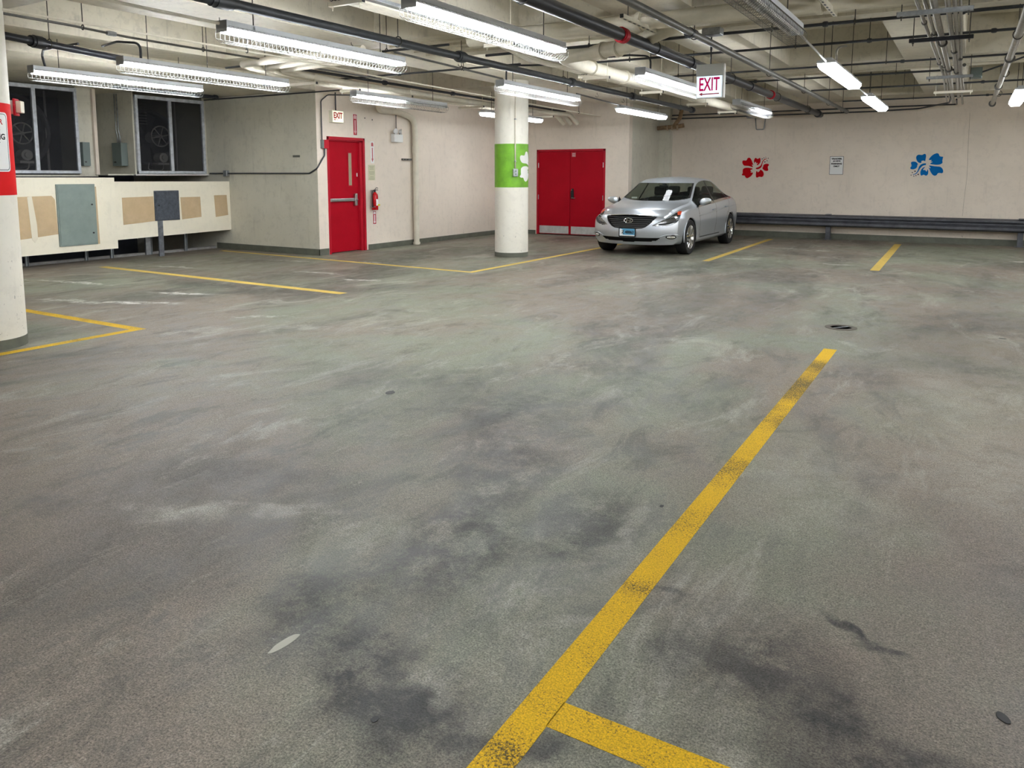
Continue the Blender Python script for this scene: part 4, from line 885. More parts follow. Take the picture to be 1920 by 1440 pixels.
# hanging exit sign
t = empty('exit_sign', (-2.775, 9.3, 2.42)); tag(t, 'white and red EXIT sign with left arrow hanging from the ceiling', 'exit sign')
b = B(); box(b, -.162, .162, 0, .05, 0, .265, .004); obj('frame', b, 'sign', t)
b = B(); box(b, -.165, .165, -.005, .055, .268, .40, .004); obj('canopy_box', b, mat('grey_white_metal', (.55, .56, .54), .5), t)
b = B(); box(b, -.15, .148, -.003, .002, .014, .258); obj('lit_face', b, mat('exit_face', (.8, .85, .95), .3, emit=(.66, .84, 1.0), estr=.30), t)
text('exit_lettering', 'EXIT', .2, mat('exit_red', (.42, .0, .06), .6, emit=(.6, 0, .10), estr=.12, spec=.1), frameY(0, -.004, .165), t, .003, .003, .245, .155)
b = B(); prism(b, [(-.125, .045), (-.085, .066), (-.085, .051), (.12, .053), (.12, .040), (-.085, .038), (-.085, .025)], .003, frameY(0, -.004, .004)); obj('arrow', b, 'exit_red2' if False else M['redink'], t)
b = B(); tube(b, [(.0, .025, .40), (.0, .025, SO-2.42)], .009, 10); tube(b, [(0, .025, .56), (0, .025, .62)], .013, 10); obj('stem', b, 'blackpipe', t, True)
b = B(); box(b, .162, .175, -.004, .054, .0, .40, .003); obj('side_cover', b, 'white', t)
# wiring stub near the jut wall: old taped pipe in the back corner
t = empty('taped_pipe', (-6.58, 19.15, 2.70)); tag(t, 'old brown taped pipe stub below the ceiling in the back corner', 'pipe')
tp = mat('peeling_tape', (.42, .28, .17), .8, mott=.5, mscale=20)
b = B(); tube(b, [(-.45, 0, 0), (.05, .05, .03), (.22, .1, .06)], .055, 14); obj('horizontal_stub', b, tp, t, True)
b = B(); tube(b, [(-.05, .02, .0), (.12, .06, .25), (.15, .08, .45)], .05, 14, .1); obj('riser', b, tp, t, True)
b = B()
for x in (-.2, -.08, .06): tube(b, [(x, 0, 0), (x+.03, .005, .002)], .064, 12)
obj('tape_wrap', b, mat('tape_layer', (.55, .42, .30), .8), t)
# bracket on the back wall under the far light
t = empty('pipe_bracket', (-4.55, 19.6, 2.62)); tag(t, 'wire U bracket on the back wall at the end of the fat cream pipe', 'bracket')
b = B(); tube(b, [(-.12, -.03, .28), (-.09, -.03, 0), (.09, -.03, 0), (.12, -.03, .28)], .012, 8, .03); obj('loop', b, 'galv', t, True)
b = B(); box(b, -.32, .18, -.12, 0, .28, .33, .005); obj('plate', b, 'galv', t)

# strobe on the back of the left pillar
t = empty('alarm_strobe', (-7.45, 3.74, 2.10)); tag(t, 'white and red alarm strobe sticking out behind the red banded pillar', 'alarm strobe')
t.rotation_euler.z = .75
b = B(); box(b, -.07, .035, -.03, .03, -.06, .06, .008); obj('strobe_lens', b, mat('strobe_lens', (.75, .74, .74), .15), t)
b = B(); box(b, .035, .055, -.05, .05, -.075, .075, .006); obj('red_plate', b, 'redframe', t)
b = B(); box(b, .055, .10, -.04, .04, -.05, .055, .006); obj('back_box', b, 'creampipe', t)

# iron hooks left in the beams
for k, (x, y, lab) in enumerate(((-7.15, 5.80, 'small open hook in the beam above the third-row caged light'), (-7.0, 7.72, 'small open hook in the beam left of the dark pipe coupling'), (-6.9, 10.0, 'small ring hook in the beam left of the green pillar top'), (-6.8, 14.9, 'small ring hook in the beam right of the green pillar'), (-6.8, 16.3, 'small ring hook in the beam above the lamp by the concrete corner'))):
    t = empty('ceiling_hook', (x, y, SO)); tag(t, lab, 'hook', 'iron hooks in the concrete beam')
    b = B(); tube(b, [(0, 0, .0), (0, 0, -.03)]+[(.03*math.sin(a), 0, -.06+.03*math.cos(a)) for a in [2*PI*j/12 for j in range(10)]], .004, 6); obj('hook', b, 'rod', t)
# guard rail
t = empty('guard_rail', (-6.0, 19.35, 0)); tag(t, 'dark corrugated steel guard rail along the foot of the back wall', 'guard rail')
prof = [(.0, .59), (-.03, .585), (-.085, .55), (-.085, .52), (-.02, .475), (-.02, .455), (-.085, .40), (-.085, .345), (-.03, .312), (0, .307)]
b = B(); poly = prof+[(y+.006, z) for y, z in reversed(prof)]
prism(b, [(y, z) for y, z in poly], 11.5, Matrix(((0, 0, 1, 0), (1, 0, 0, 0), (0, 1, 0, 0), (0, 0, 0, 1)))); obj('rail_beam', b, 'rail', t)
for x in (.3, 3.15, 6.95, 10.7):
    b = B(); box(b, x-.05, x+.05, .01, .022, 0, .60); box(b, x-.05, x+.05, .13, .142, 0, .60); box(b, x-.005, x+.005, .022, .13, 0, .60); box(b, x-.09, x+.09, -.01, .18, 0, .012); obj('post', b, 'rail', t)
    b = B(); tube(b, [(x, -.035, .465), (x, -.018, .465)], .014, 8); box(b, x-.06, x+.06, -.09, .0, .585, .60, .003); obj('splice', b, 'rail', t)

# ------------------------------------------------------------------ floor paint and floor bits
def stripe(pts, w, m, lab, cat='parking line', t_=.0009):
    """pts = list of centre points; painted band of width w"""
    b = B(); n = len(pts); L_, R_ = [], []
    for i, (x, y) in enumerate(pts):
        d0 = Vector((x-pts[i-1][0], y-pts[i-1][1])).normalized() if i else None
        d1 = Vector((pts[i+1][0]-x, pts[i+1][1]-y)).normalized() if i < n-1 else None
        d = (d0+d1).normalized() if d0 and d1 else (d0 or d1); nn = Vector((-d.y, d.x)); k = w/2/(max(.3, nn.dot(Vector((-(d1 or d0).y, (d1 or d0).x)))))
        L_.append((x+nn.x*k, y+nn.y*k)); R_.append((x-nn.x*k, y-nn.y*k))
    prism(b, L_+R_[::-1], t_, frameZ(0, 0, 0)); return tag(obj('parking_line', b, m), lab, cat, 'yellow parking bay lines')
stripe([(-.958, -2.5), (-.968, 7.06)], .106, 'stripe', 'long yellow line in the foreground running from the bottom edge towards the drain')
stripe([(-.912, 1.775), (3.2, 1.755)], .112, 'stripe', 'short yellow line at the bottom edge branching right off the long line')
stripe([(-1.245, 13.38), (-1.315, 18.86)], .135, 'stripefar', 'short yellow line at right, below the blue flower')
stripe([(-3.955, 13.35), (-4.03, 18.87)], .12, 'stripefar', 'yellow line just right of the parked car')
stripe([(-6.80, 7.245), (-12.2, 7.36)], .14, 'stripefar', 'pale yellow line in front of the cream infill panels')
stripe([(-12.8, 10.2), (-6.62, 9.9), (-6.55, 17.5)], .11, 'stripefar', 'thin yellow line bending at a corner before the green banded pillar')
stripe([(-12.0, 4.50), (-6.93, 4.50), (-6.97, -2.0)], .105, 'stripe', 'yellow bay corner beside the red banded pillar')
t = empty('floor_drain', (-1.03, 8.14, 0)); tag(t, 'round iron floor drain beyond the end of the long yellow line', 'drain')
b = B(); lathe(b, [(.095, .0), (.15, .0), (.15, .004), (.10, .005), (.095, .0)], 32); obj('rim', b, mat('rusty_drain_rim', (.10, .085, .065), .7), t)
b = B(); lathe(b, [(0, .0012), (.096, .0012)], 24); box(b, -.05, .05, .0, .002, .001, .0014); obj('opening', b, 'ink', t)
b = B(); box(b, -.09, .09, -.008, .008, .002, .006); xf(b, Matrix.Rotation(.9, 4, 'Z')); obj('bar', b, 'galv', t)
def spot(name, x, y, rx, ry, rot, m, lab, cat, h=.003):
    b = B(); random.seed(int(abs(x*1000)+abs(y*100)))
    p = [(rx*(.8+.3*random.random())*math.cos(a), ry*(.8+.3*random.random())*math.sin(a)) for a in [2*PI*k/12 for k in range(12)]]
    prism(b, smooth_poly(p, 1), h, Matrix.Translation((x, y, 0)) @ Matrix.Rotation(rot, 4, 'Z')); return tag(obj(name, b, m), lab, cat)
spot('floor_hole', -3.385, 4.045, .03, .045, .2, 'ink', 'small rusty hole in the floor left of centre', 'hole', .0015)
spot('tar_patch', .168, 2.398, .014, .027, .5, 'ink', 'small black tar patch at the lower right', 'patch')
spot('tar_patch', -1.332, 1.50, .012, .013, 0, 'black', 'small dark spot on the floor near the bottom, left of the yellow line', 'patch', .0015)
spot('tar_patch', -1.126, 3.239, .010, .014, 0, 'ink', 'tiny dark spot on the floor left of the long yellow line', 'patch', .0015)
spot('tar_patch', .33, 8.35, .035, .02, 0, 'ink', 'small dark chip on the floor right of the drain', 'patch', .0015)
spot('paint_scrape', -1.815, 1.62, .018, .065, -.05, mat('pale_scrape', (.50, .49, .42), .8), 'pale scraped mark on the floor at lower left', 'scrape', .001)

# ------------------------------------------------------------------ the parked saloon
M['paint'] = mat('silver_car_paint', (.58, .62, .67), .34, .7, coat=.6, mott=.02, mscale=60)
M['chrome'] = mat('chrome_trim', (.75, .76, .78), .12, 1.)
M['grille'] = mat('dark_chrome_slats', (.10, .105, .11), .3, .8)
M['trimblack'] = mat('black_trim', (.010, .010, .011), .35)
M['seat'] = mat('dark_seat_cloth', (.035, .033, .03), .85)
M['lampin'] = mat('lamp_reflector', (.60, .61, .63), .2, .9)
M['amber'] = mat('amber_marker', (.65, .07, .02), .25)
M['redlens'] = mat('red_tail_lens', (.30, .006, .008), .15)
M['plateblue'] = mat('licence_plate_blue', (.10, .34, .55), .45)

def curve(keys):
    """smooth monotone-ish interpolation through (t, v)"""
    T = [k[0] for k in keys]; V = [k[1] for k in keys]; n = len(T)
    d = [(V[i+1]-V[i])/(T[i+1]-T[i]) for i in range(n-1)]
    m = [d[0]]+[0 if d[i-1]*d[i] <= 0 else 2*d[i-1]*d[i]/(d[i-1]+d[i]) for i in range(1, n-1)]+[d[-1]]
    def f(t):
        t = min(max(t, T[0]), T[-1]); i = 0
        while i < n-2 and t > T[i+1]: i += 1
        h = T[i+1]-T[i]; s = (t-T[i])/h
        return (2*s**3-3*s*s+1)*V[i]+(s**3-2*s*s+s)*h*m[i]+(-2*s**3+3*s*s)*V[i+1]+(s**3-s*s)*h*m[i+1]
    return f
CL = 4.82
zc = curve([(0, .785), (.15, .832), (.4, .885), (.8, .945), (1.15, .985), (1.28, 1.015), (1.5, 1.118), (1.8, 1.259), (2.04, 1.370), (2.4, 1.452), (2.75, 1.472), (3.1, 1.455), (3.5, 1.385), (3.9, 1.26), (4.25, 1.14), (4.5, 1.10), (4.72, 1.08), (CL, 1.0)])
zr = curve([(0, .735), (.15, .79), (.4, .85), (.8, .905), (1.15, .945), (1.32, .972), (1.5, 1.058), (1.8, 1.205), (2.08, 1.342), (2.4, 1.41), (2.75, 1.43), (3.1, 1.412), (3.5, 1.33), (3.9, 1.195), (4.25, 1.08), (4.5, 1.05), (4.72, 1.03), (CL, .95)])
yr = curve([(0, .62), (.4, .68), (.9, .72), (1.3, .745), (1.5, .715), (1.8, .655), (2.1, .60), (2.4, .575), (2.75, .57), (3.1, .57), (3.5, .575), (3.9, .60), (4.25, .65), (4.5, .67), (CL, .62)])
zs = curve([(0, .68), (.2, .745), (.5, .80), (.9, .84), (1.3, .865), (1.8, .895), (2.4, .92), (3.0, .95), (3.5, .98), (4.0, 1.0), (4.4, .99), (CL, .90)])
ys = curve([(0, .74), (.15, .79), (.5, .85), (.9, .872), (1.4, .872), (2.2, .868), (2.8, .862), (3.4, .855), (3.8, .845), (4.3, .81), (CL, .70)])
ww = curve([(0, .84), (.1, .87), (.35, .905), (.7, .916), (2.4, .9175), (3.7, .916), (4.25, .895), (4.65, .85), (CL, .79)])
zb = curve([(0, .215), (.35, .20), (.9, .19), (3.9, .20), (4.4, .24), (CL, .30)])
def crease(t): return .018*math.exp(-((t-2.3)/1.3)**2)
def section(t):
    w, Y_, Z_, YR, ZR, ZC, Z0 = ww(t), ys(t), zs(t), yr(t), zr(t), zc(t), zb(t)
    return [(0, Z0), (w-.10, Z0), (w-.03, Z0+.05), (w-.012-crease(t), Z0+.16), (w-crease(t)*.4, .55), (w-.004, .64), (w-.022, max(.70, Z_-.09)), (Y_, Z_), (Y_-.022, Z_+.02), (YR+.018, ZR-.035), (YR-.015, ZR+.004), (YR*.55, ZC-(ZC-ZR)*.33), (0, ZC)]
NS = [6, 3, 6, 18, 10, 8, 10, 2, 14, 3, 10, 12]
IDX = [0]
for n in NS: IDX.append(IDX[-1]+n)
def profile(t):
    P = section(t); out = []
    # at the very front the lower-body heights have to stay ordered
    for i in range(1, len(P)):
        if P[i][1] < P[i-1][1]+.002 and i < 12 and i > 1: P[i] = (P[i][0], P[i-1][1]+.002)
    for i in range(12):
        a, b = P[i], P[i+1]; n = NS[i]
        sm = i in (2, 3, 4, 5, 6, 10, 11)
        p0 = P[i-1] if sm and i > 1 and (i-1) in (1, 2, 3, 4, 5, 6, 10) else a
        p3 = P[i+2] if sm and i < 11 and (i+1) in (2, 3, 4, 5, 6, 11) else b
        if i == 11: p3 = (-P[11][0], P[11][1])
        for k in range(n):
            s = k/n
            if sm:
                f = lambda j: .5*((2*a[j])+(-p0[j]+b[j])*s+(2*p0[j]-5*a[j]+4*b[j]-p3[j])*s*s+(-p0[j]+3*a[j]-3*b[j]+p3[j])*s**3)
                out.append((f(0), f(1)))
            else: out.append((a[0]+(b[0]-a[0])*s, a[1]+(b[1]-a[1])*s))
    out.append(P[12]); return out
tf = curve([(.15, .16), (.22, .09), (.28, .06), (.36, .02), (.47, .0), (.60, .015), (.68, .045), (.75, .10), (.785, .15), (.85, .22)])
tr = curve([(.2, .12), (.35, .02), (.6, .0), (.8, .02), (.95, .05), (1.02, .10)])
def sst(x): x = min(max(x, 0), 1); return x*x*(3-2*x)
def warp(t, y, z):
    ay = abs(y)/.9
    if t < 1.1:
        g = 1-sst(t/1.1); return t+g*(tf(z)*(1-sst(t/.5)) + .46*ay**2.6)
    if t > 4.0:
        g = sst((t-4.0)/.82); return t-g*(tr(z)+.26*ay**2.8)
    return t
AX = (.95, 3.745)      # axles
RA = .372
def inpoly(x, y, p):
    c = False; j = len(p)-1
    for i in range(len(p)):
        if (p[i][1] > y) != (p[j][1] > y) and x < (p[j][0]-p[i][0])*(y-p[i][1])/(p[j][1]-p[i][1])+p[i][0]: c = not c
        j = i
    return c
HL = [(.44, .575), (.56, .65), (.70, .725), (.84, .80), (.92, .835), (.97, .83), (.95, .78), (.91, .71), (.85, .64), (.72, .585), (.56, .562)]
GR = [(-.01, .765), (.44, .752), (.51, .735), (.42, .63), (.30, .535), (-.01, .518)]
LI = [(-.01, .345), (.50, .352), (.57, .345), (.50, .29), (-.01, .266)]
FG = [(.66, .345), (.70, .385), (.80, .392), (.87, .365), (.84, .332), (.74, .325)]
TL = [(.45, .80), (.45, .93), (.80, .99), (1.05, .96), (1.02, .84), (.8, .78)]
def door_t(t, z, t0, lean): return t-(t0+lean*(z-.6))
def classify(t, y, z, iv):
    ay = abs(y)
    for a in AX:
        if ay > .60 and (t-a)**2+(z-.335)**2 < RA**2 and z < .75: return None
    if iv < IDX[1]: return 'underside'
    s = ay+.45*max(0, t-.32)
    if t < 1.1:
        if inpoly(s, z, HL) and iv < IDX[9] and ay > .4: return 'amber_marker' if s > .875 and z > .765 else 'headlight'
        if t < .5 and inpoly(ay, z, GR): return 'grille'
        if t < .5 and inpoly(ay, z, LI): return 'intake'
        if t < .6 and z < .222: return 'underside'
    if t > 4.2:
        s2 = ay+.5*max(0, 4.75-t)
        if inpoly(s2, z, TL): return 'tail_light'
        if z < .33: return 'underside'
    roofedge = IDX[9]
    if iv >= IDX[10]:
        tb = 1.20+.30*(ay/.72)**2; tt = 2.06+.10*(1-(ay/.6)**2)*-1
        if tb < t < tt+.02: return 'windshield' if (tb+.03 < t < tt and iv >= IDX[10]+2) else 'black_trim'
        if 3.28 < t < 4.22 and iv >= IDX[10]+1: return 'rear_window'
        if .12 < t and t <= tb and iv >= IDX[10]+(1 if t > .4 else 4):
            return 'body'
    if IDX[8] <= iv < IDX[9]:
        # side glass: ends taper at the A pillar and over the boot
        u = (iv-IDX[8])/NS[8]
        lo, hi = 1.47+.0*u, 4.02-.30*u
        if lo < t < hi and (zr(t)-zs(t)) > .10:
            if abs(door_t(t, z, 2.60, .10)) < .035: return 'black_trim'
            if abs(door_t(t, z, 3.48, .35)) < .022: return 'black_trim'
            if u > .93 or u < .04 or t-lo < .03 or hi-t < .03: return 'chrome_trim' if u < .04 else 'black_trim'
            return 'front_side_window' if t < 2.6+.1*(z-.6) else ('rear_side_window' if t < 3.48+.35*(z-.6) else 'quarter_window')
    if IDX[7] <= iv < IDX[8] and 1.40 < t < 4.05: return 'chrome_trim'
    if IDX[3] <= iv < IDX[9] or IDX[2] <= iv < IDX[3]:
        g = .007
        e = [door_t(t, z, 1.50, -.12), door_t(t, z, 2.615, .10)]
        arch = (t-AX[1])**2+(z-.335)**2
        e3 = door_t(t, z, 3.52, .30)
        low = z < .285
        if not low and e[0] > -g and iv < IDX[7]:
            if abs(e[0]) < g or abs(e[1]) < g: return 'door_seam'
            if e[0] > 0 and e[1] < 0: return 'door_seam' if z < .30 else 'front_door'
            if e[1] > 0 and e3 < g and arch > (RA+.07)**2:
                if abs(e3) < g or arch < (RA+.085)**2: return 'door_seam'
                return 'door_seam' if z < .30 else 'rear_door'
    return 'body'
def build_car(wx, wy, rz):
    car = empty('sedan_car', (wx, wy, 0), rz); tag(car, 'silver four door sedan car parked in front of the red double door', 'car')
    T = []; t = 0.
    while t < CL-1e-6: T.append(t); t += (.007 if t < 1.1 else .0125)
    T.append(CL)
    prof = [profile(t) for t in T]; nv = len(prof[0])
    parts = {}
    def add(part, quad, side):
        key = (part, side if part in ('headlight', 'fog_light', 'tail_light', 'amber_marker', 'front_side_window', 'rear_side_window', 'quarter_window', 'front_door', 'rear_door') else 0)
        parts.setdefault(key, []).append(quad)
    V = {}; verts = []
    def vert(k, side, t, y, z):
        key = (k, side) if abs(y) > 1e-6 else (k, 0)
        if key not in V:
            V[key] = len(verts); verts.append((side*y, warp(t, y, z)-AX[0], z))
        return V[key]
    for side in (-1, 1):
        for i in range(len(T)-1):
            for j in range(nv-1):
                c = [(i, j), (i+1, j), (i+1, j+1), (i, j+1)]
                pts = [prof[a][b_] for a, b_ in c]
                y = sum(p[0] for p in pts)/4; z = sum(p[1] for p in pts)/4
                tw = warp((T[i]+T[i+1])/2, y, z)
                part = classify(tw, y, z, j)
                if part is None: continue
                q = [vert(('s', a, b_), side, T[a], prof[a][b_][0], prof[a][b_][1]) for a, b_ in c]
                add(part, q if side > 0 else q[::-1], side)
        for end, ti in (('f', 0), ('r', len(T)-1)):
            K = 64
            for j in range(IDX[1], nv-1):
                for k in range(K):
                    ids = []
                    for (jj, kk) in ((j, k), (j+1, k), (j+1, k+1), (j, k+1)):
                        y, z = prof[ti][jj]; key = ('s', ti, jj) if kk == 0 else (end, jj, kk)
                        ids.append((key, y*(1-kk/K), z))
                    y = sum(q[1] for q in ids)/4; z = sum(q[2] for q in ids)/4
                    part = classify(warp(T[ti], y, z), y, z, min(j, IDX[9]-1))
                    if part is None: continue
                    if part in ('front_door', 'rear_door', 'door_seam', 'chrome_trim', 'black_trim') : part = 'body'
                    q = [vert(a, side, T[ti], b_, c_) for a, b_, c_ in ids]
                    if len(set(q)) < 3: continue
                    add(part, list(dict.fromkeys(q)), side)
    mats = {'body': 'paint', 'front_door': 'paint', 'rear_door': 'paint', 'underside': 'trimblack', 'windshield': 'glass', 'rear_window': 'glass', 'front_side_window': 'glass', 'rear_side_window': 'glass',
            'quarter_window': 'glass', 'black_trim': 'trimblack', 'chrome_trim': 'chrome', 'door_seam': 'trimblack', 'headlight': 'lampglass', 'grille': 'trimblack', 'intake': 'trimblack', 'fog_light': 'lampglass', 'tail_light': 'redlens', 'amber_marker': 'amber'}
    names = {'intake': 'lower_intake', 'chrome_trim': 'window_trim', 'black_trim': 'window_seal', 'front_side_window': 'side_window', 'rear_side_window': 'side_window', 'quarter_window': 'side_window'}
    O = {}
    for (part, side), quads in parts.items():
        m_ = {}; vs = []; fs = []
        for q in quads:
            f = []
            for v in q:
                if v not in m_: m_[v] = len(vs); vs.append(verts[v])
                f.append(m_[v])
            fs.append(f)
        me = bpy.data.meshes.new(part); me.from_pydata(vs, [], fs); me.validate()
        bm = bmesh.new(); bm.from_mesh(me); bmesh.ops.recalc_face_normals(bm, faces=bm.faces)
        if part == 'windshield':                         # one even sheet of glass
            import numpy as np
            P_ = np.array([v.co[:] for v in bm.verts]); x_, y_ = P_[:, 0], P_[:, 1]-.7
            A_ = np.stack([np.ones_like(x_), y_, y_**2, x_**2, x_**2*y_, x_**4], 1); k_ = np.linalg.lstsq(A_, P_[:, 2], rcond=None)[0]
            for v, z_ in zip(bm.verts, A_ @ k_): v.co.z = float(z_)
        cen = Vector((0, 1.5, .7)); s_ = sum((f.calc_center_median()-cen).dot(f.normal)*f.calc_area() for f in bm.faces)
        if s_ < 0: bmesh.ops.reverse_faces(bm, faces=bm.faces)
        if part in ('grille', 'intake'):
            for v in bm.verts: v.co.y += .05
        if part in ('headlight', 'fog_light'):
            dup = bm.copy()
            for v in dup.verts: v.co.y += .035; v.co.x *= .975; v.co.z -= .002
            me2 = bpy.data.meshes.new('reflector'); dup.to_mesh(me2); dup.free()
        bm.to_mesh(me); bm.free()
        o = link(names.get(part, part), me, mats[part], car, True); O[(part, side)] = o
        try: me.set_sharp_from_angle(angle=math.radians(40))
        except Exception: pass
        if part in ('headlight', 'fog_light'):
            link('reflector', me2, 'lampin', o, True)
    # lamp internals
    for s in (-1, 1):
        hl = O[('headlight', s)]
        for (x, t_, z, r) in ((.74, .36, .685, .052), (.80, .53, .71, .028), (.60, .23, .625, .025)):
            b = B(); lathe(b, [(r, -.03), (r*1.12, 0), (r*.9, -.004), (r*.75, -.02), (0, -.005)], 20); xf(b, Matrix.Translation((s*x, t_-AX[0]+.012, z)) @ Matrix.Rotation(PI/2, 4, 'X') @ Matrix.Rotation(s*.45, 4, 'Y')); obj('projector', b, 'chrome', hl, True)
        b = B(); tube(b, [(s*(.54), .19-AX[0], .595), (s*.66, .255-AX[0], .607), (s*.78, .41-AX[0], .645)], .012, 8); obj('chrome_brow', b, 'trimblack', hl)
        fg = empty('fog_light', (s*.74, warp(0, .74, .365)-AX[0], .362)); fg.parent = car; fg.rotation_euler.z = s*.72
        b = B(); prism(b, smooth_poly([(-.125, .005), (-.06, .042), (.07, .042), (.115, .0), (.06, -.036), (-.05, -.036)]), .012, frameY(0, .006, 0)); obj('fog_recess', b, 'trimblack', fg)
        b = B(); bmesh.ops.create_uvsphere(b, u_segments=20, v_segments=12, radius=1); [setattr(v, 'co', Vector((v.co.x*.085, v.co.y*.022-.006, v.co.z*.028))) for v in b.verts]; obj('fog_lamp', b, 'chrome', fg, True)
    # grille slats, chrome bar, badge
    def nose(y, z): return warp(0, y, z)-AX[0]
    gr = O[('grille', 0)]
    for k, (z, hw) in enumerate(((.722, .465), (.684, .435), (.648, .40), (.612, .365), (.577, .33), (.545, .29))):
        b = B(); P = [(hw*(-1+2*i/24), 0, 0) for i in range(25)]
        for i in range(24):
            x0, x1 = P[i][0], P[i+1][0]; 
            y0, y1 = nose(x0, z)+.012, nose(x1, z)+.012
            vs = [b.verts.new(v) for v in ((x0, y0, z-.009), (x1, y1, z-.009), (x1, y1, z+.009), (x0, y0, z+.009), (x0, y0+.03, z-.006), (x1, y1+.03, z-.006), (x1, y1+.03, z+.006), (x0, y0+.03, z+.006))]
            for f in ((0, 1, 2, 3), (3, 2, 6, 7), (0, 4, 5, 1)): b.faces.new([vs[j] for j in f])
        obj('slat', b, 'grille', gr)
    b = B(); tube(b, [(x, nose(x, .76)-.004, .770-.036*(x/.55)**2) for x in [(-.50+1.0*i/20) for i in range(21)]], .010, 8); obj('chrome_bar', b, 'chrome', gr, True)
    P_ = smooth_poly([(.50, .742), (.425, .632), (.305, .536), (.12, .520), (-.12, .520), (-.305, .536), (-.425, .632), (-.50, .742), (0, .76)], 1)[1:-3]
    b = B(); tube(b, [(x, nose(x, z)-.001, z) for x, z in P_], .009, 8); obj('grille_surround', b, 'trimblack', gr, True)
    b = B(); F = Matrix.Translation((0, nose(0, .665)-.004, .665)) @ Matrix(((1, 0, 0, 0), (0, 0, -1, 0), (0, 1, 0, 0), (0, 0, 0, 1)))
    ring = [F @ Vector((.085*math.cos(a), .043*math.sin(a), 0)) for a in [2*PI*k/28 for k in range(29)]]; tube(b, ring, .0065, 6)
    for q in ([(-.05, -.028), (-.022, -.028), (-.008, .030), (-.036, .030)], [(.022, -.030), (.050, -.030), (.064, .028), (.036, .028)], [(-.03, -.010), (.04, -.002), (.043, .010), (-.027, .004)]): prism(b, q, .008, F)
    obj('badge', b, 'chrome', car)
    # licence plate
    pl = empty('licence_plate', (0, nose(0, .45)-.012, .452)); pl.parent = car
    b = B(); prism(b, rrect(.335, .185, .015), .014, frameY(0, .006, 0)); obj('plate_frame', b, 'trimblack', pl)
    b = B(); prism(b, rrect(.30, .135, .01), .002, frameY(0, -.0085, -.003)); obj('plate', b, 'plateblue', pl)
    b = B(); prism(b, [(-.148, -.068), (.148, -.068), (.148, -.048), (-.148, -.048)], .001, frameY(0, -.0106, -.003)); prism(b, [(-.148, -.05), (-.09, -.05), (-.07, .03), (-.12, .062), (-.148, .062)], .001, frameY(0, -.0106, -.003)); obj('plate_artwork', b, 'sign', pl)
    text('plate_number', 'Z 48863', .08, 'ink', frameY(.01, -.0118, .002), pl, .001, .003, .24, .06)
    # bumper brightwork over the lower intake
    b = B()
    for s in (-1, 1): tube(b, [(s*x, nose(x, z)-.006, z) for x, z in ((.56, .362), (.62, .39), (.70, .412), (.80, .415), (.90, .375))], .008, 6)
    obj('bumper_crease', b, 'paint', car, True)
    # mirrors, handles
    for s in (-1, 1):
        m_ = empty('door_mirror', (s*.90, 1.62-AX[0], .99)); m_.parent = car
        b = B(); bmesh.ops.create_uvsphere(b, u_segments=24, v_segments=14, radius=1)
        for v in b.verts:
            x, y, z = v.co; v.co = Vector((s*(.075+.125*x+.02*z), -.03+.075*y*(1-.2*x)-(.02*x), .075*z*(1-.18*x*1)+.012*x))
        obj('mirror_shell', b, 'paint', m_, True)
        b = B(); tube(b, [(-s*.06, 0, -.05), (s*.02, -.01, -.045), (s*.06, -.02, -.03)], .02, 10); prism(b, [(-.10, -.04), (.10, -.04), (.09, .0), (-.03, .09)], .006, Matrix.Translation((-s*.055, .0, -.02)) @ Matrix(((0, 0, s, 0), (1, 0, 0, 0), (0, 1, 0, 0), (0, 0, 0, 1)))); obj('mirror_foot', b, 'trimblack', m_)
        b = B(); prism(b, rrect(.17, .095, .03), .004, Matrix.Translation((s*.085, .045, 0)) @ Matrix(((1, 0, 0, 0), (0, 0, 1, 0), (0, 1, 0, 0), (0, 0, 0, 1)))); obj('mirror_glass', b, 'chrome', m_)
        for th, zz, dr in ((2.44, .80, 'front_door'), (3.36, .84, 'rear_door')):
            b = B(); tube(b, [(s*.905, th-AX[0]-.1, zz), (s*.935, th-AX[0]-.07, zz+.003), (s*.935, th-AX[0]+.07, zz+.006), (s*.905, th-AX[0]+.1, zz+.006)], .013, 10, .03); o = obj('door_handle', b, 'paint', O[(dr, s)], True)
    # body side crease
    b = B()
    for s in (-1, 1): tube(b, [(s*(ww(t_)-.013), t_-AX[0], .70+.052*(t_-1.2)) for t_ in [1.45+.1*k for k in range(29)]], .010, 6)
    obj('side_crease', b, 'paint', car, True)
    # wheels
    wheel = None
    for (s, a) in ((1, 0), (-1, 0), (1, 1), (-1, 1)):
        loc = (s*.80, AX[a]-AX[0], .332)
        if wheel is None:
            w_ = empty('wheel', loc); w_.parent = car; wheel = w_
            b = B(); R_ = Matrix.Rotation(PI/2, 4, 'Y')
            lathe(b, [(.225, -.09), (.29, -.108), (.322, -.10), (.332, -.075), (.332, .075), (.322, .10), (.29, .108), (.225, .09), (.222, 0), (.225, -.09)], 48); xf(b, R_); obj('tyre', b, 'rubber', w_, False, True)
            b = B(); lathe(b, [(.228, .098), (.222, .103), (.212, .08), (.205, -.08), (.212, -.09)], 48); xf(b, R_); rim = obj('rim', b, 'chrome', w_, True)
            b = B()
            for k in range(5):
                for d_ in (-.17, .17):
                    a0 = 2*PI*k/5+.3; a1 = a0+d_
                    pth = [Vector((.082, .045*math.cos(a0), .045*math.sin(a0))), Vector((.098, .12*math.cos(a0+d_*.6), .12*math.sin(a0+d_*.6))), Vector((.088, .216*math.cos(a1), .216*math.sin(a1)))]
                    tube(b, pth, [.022, .016, .016], 6)
            tube(b, [(.04, 0, 0), (.094, 0, 0)], .055, 20); obj('spokes', b, 'chrome', w_, False, True)
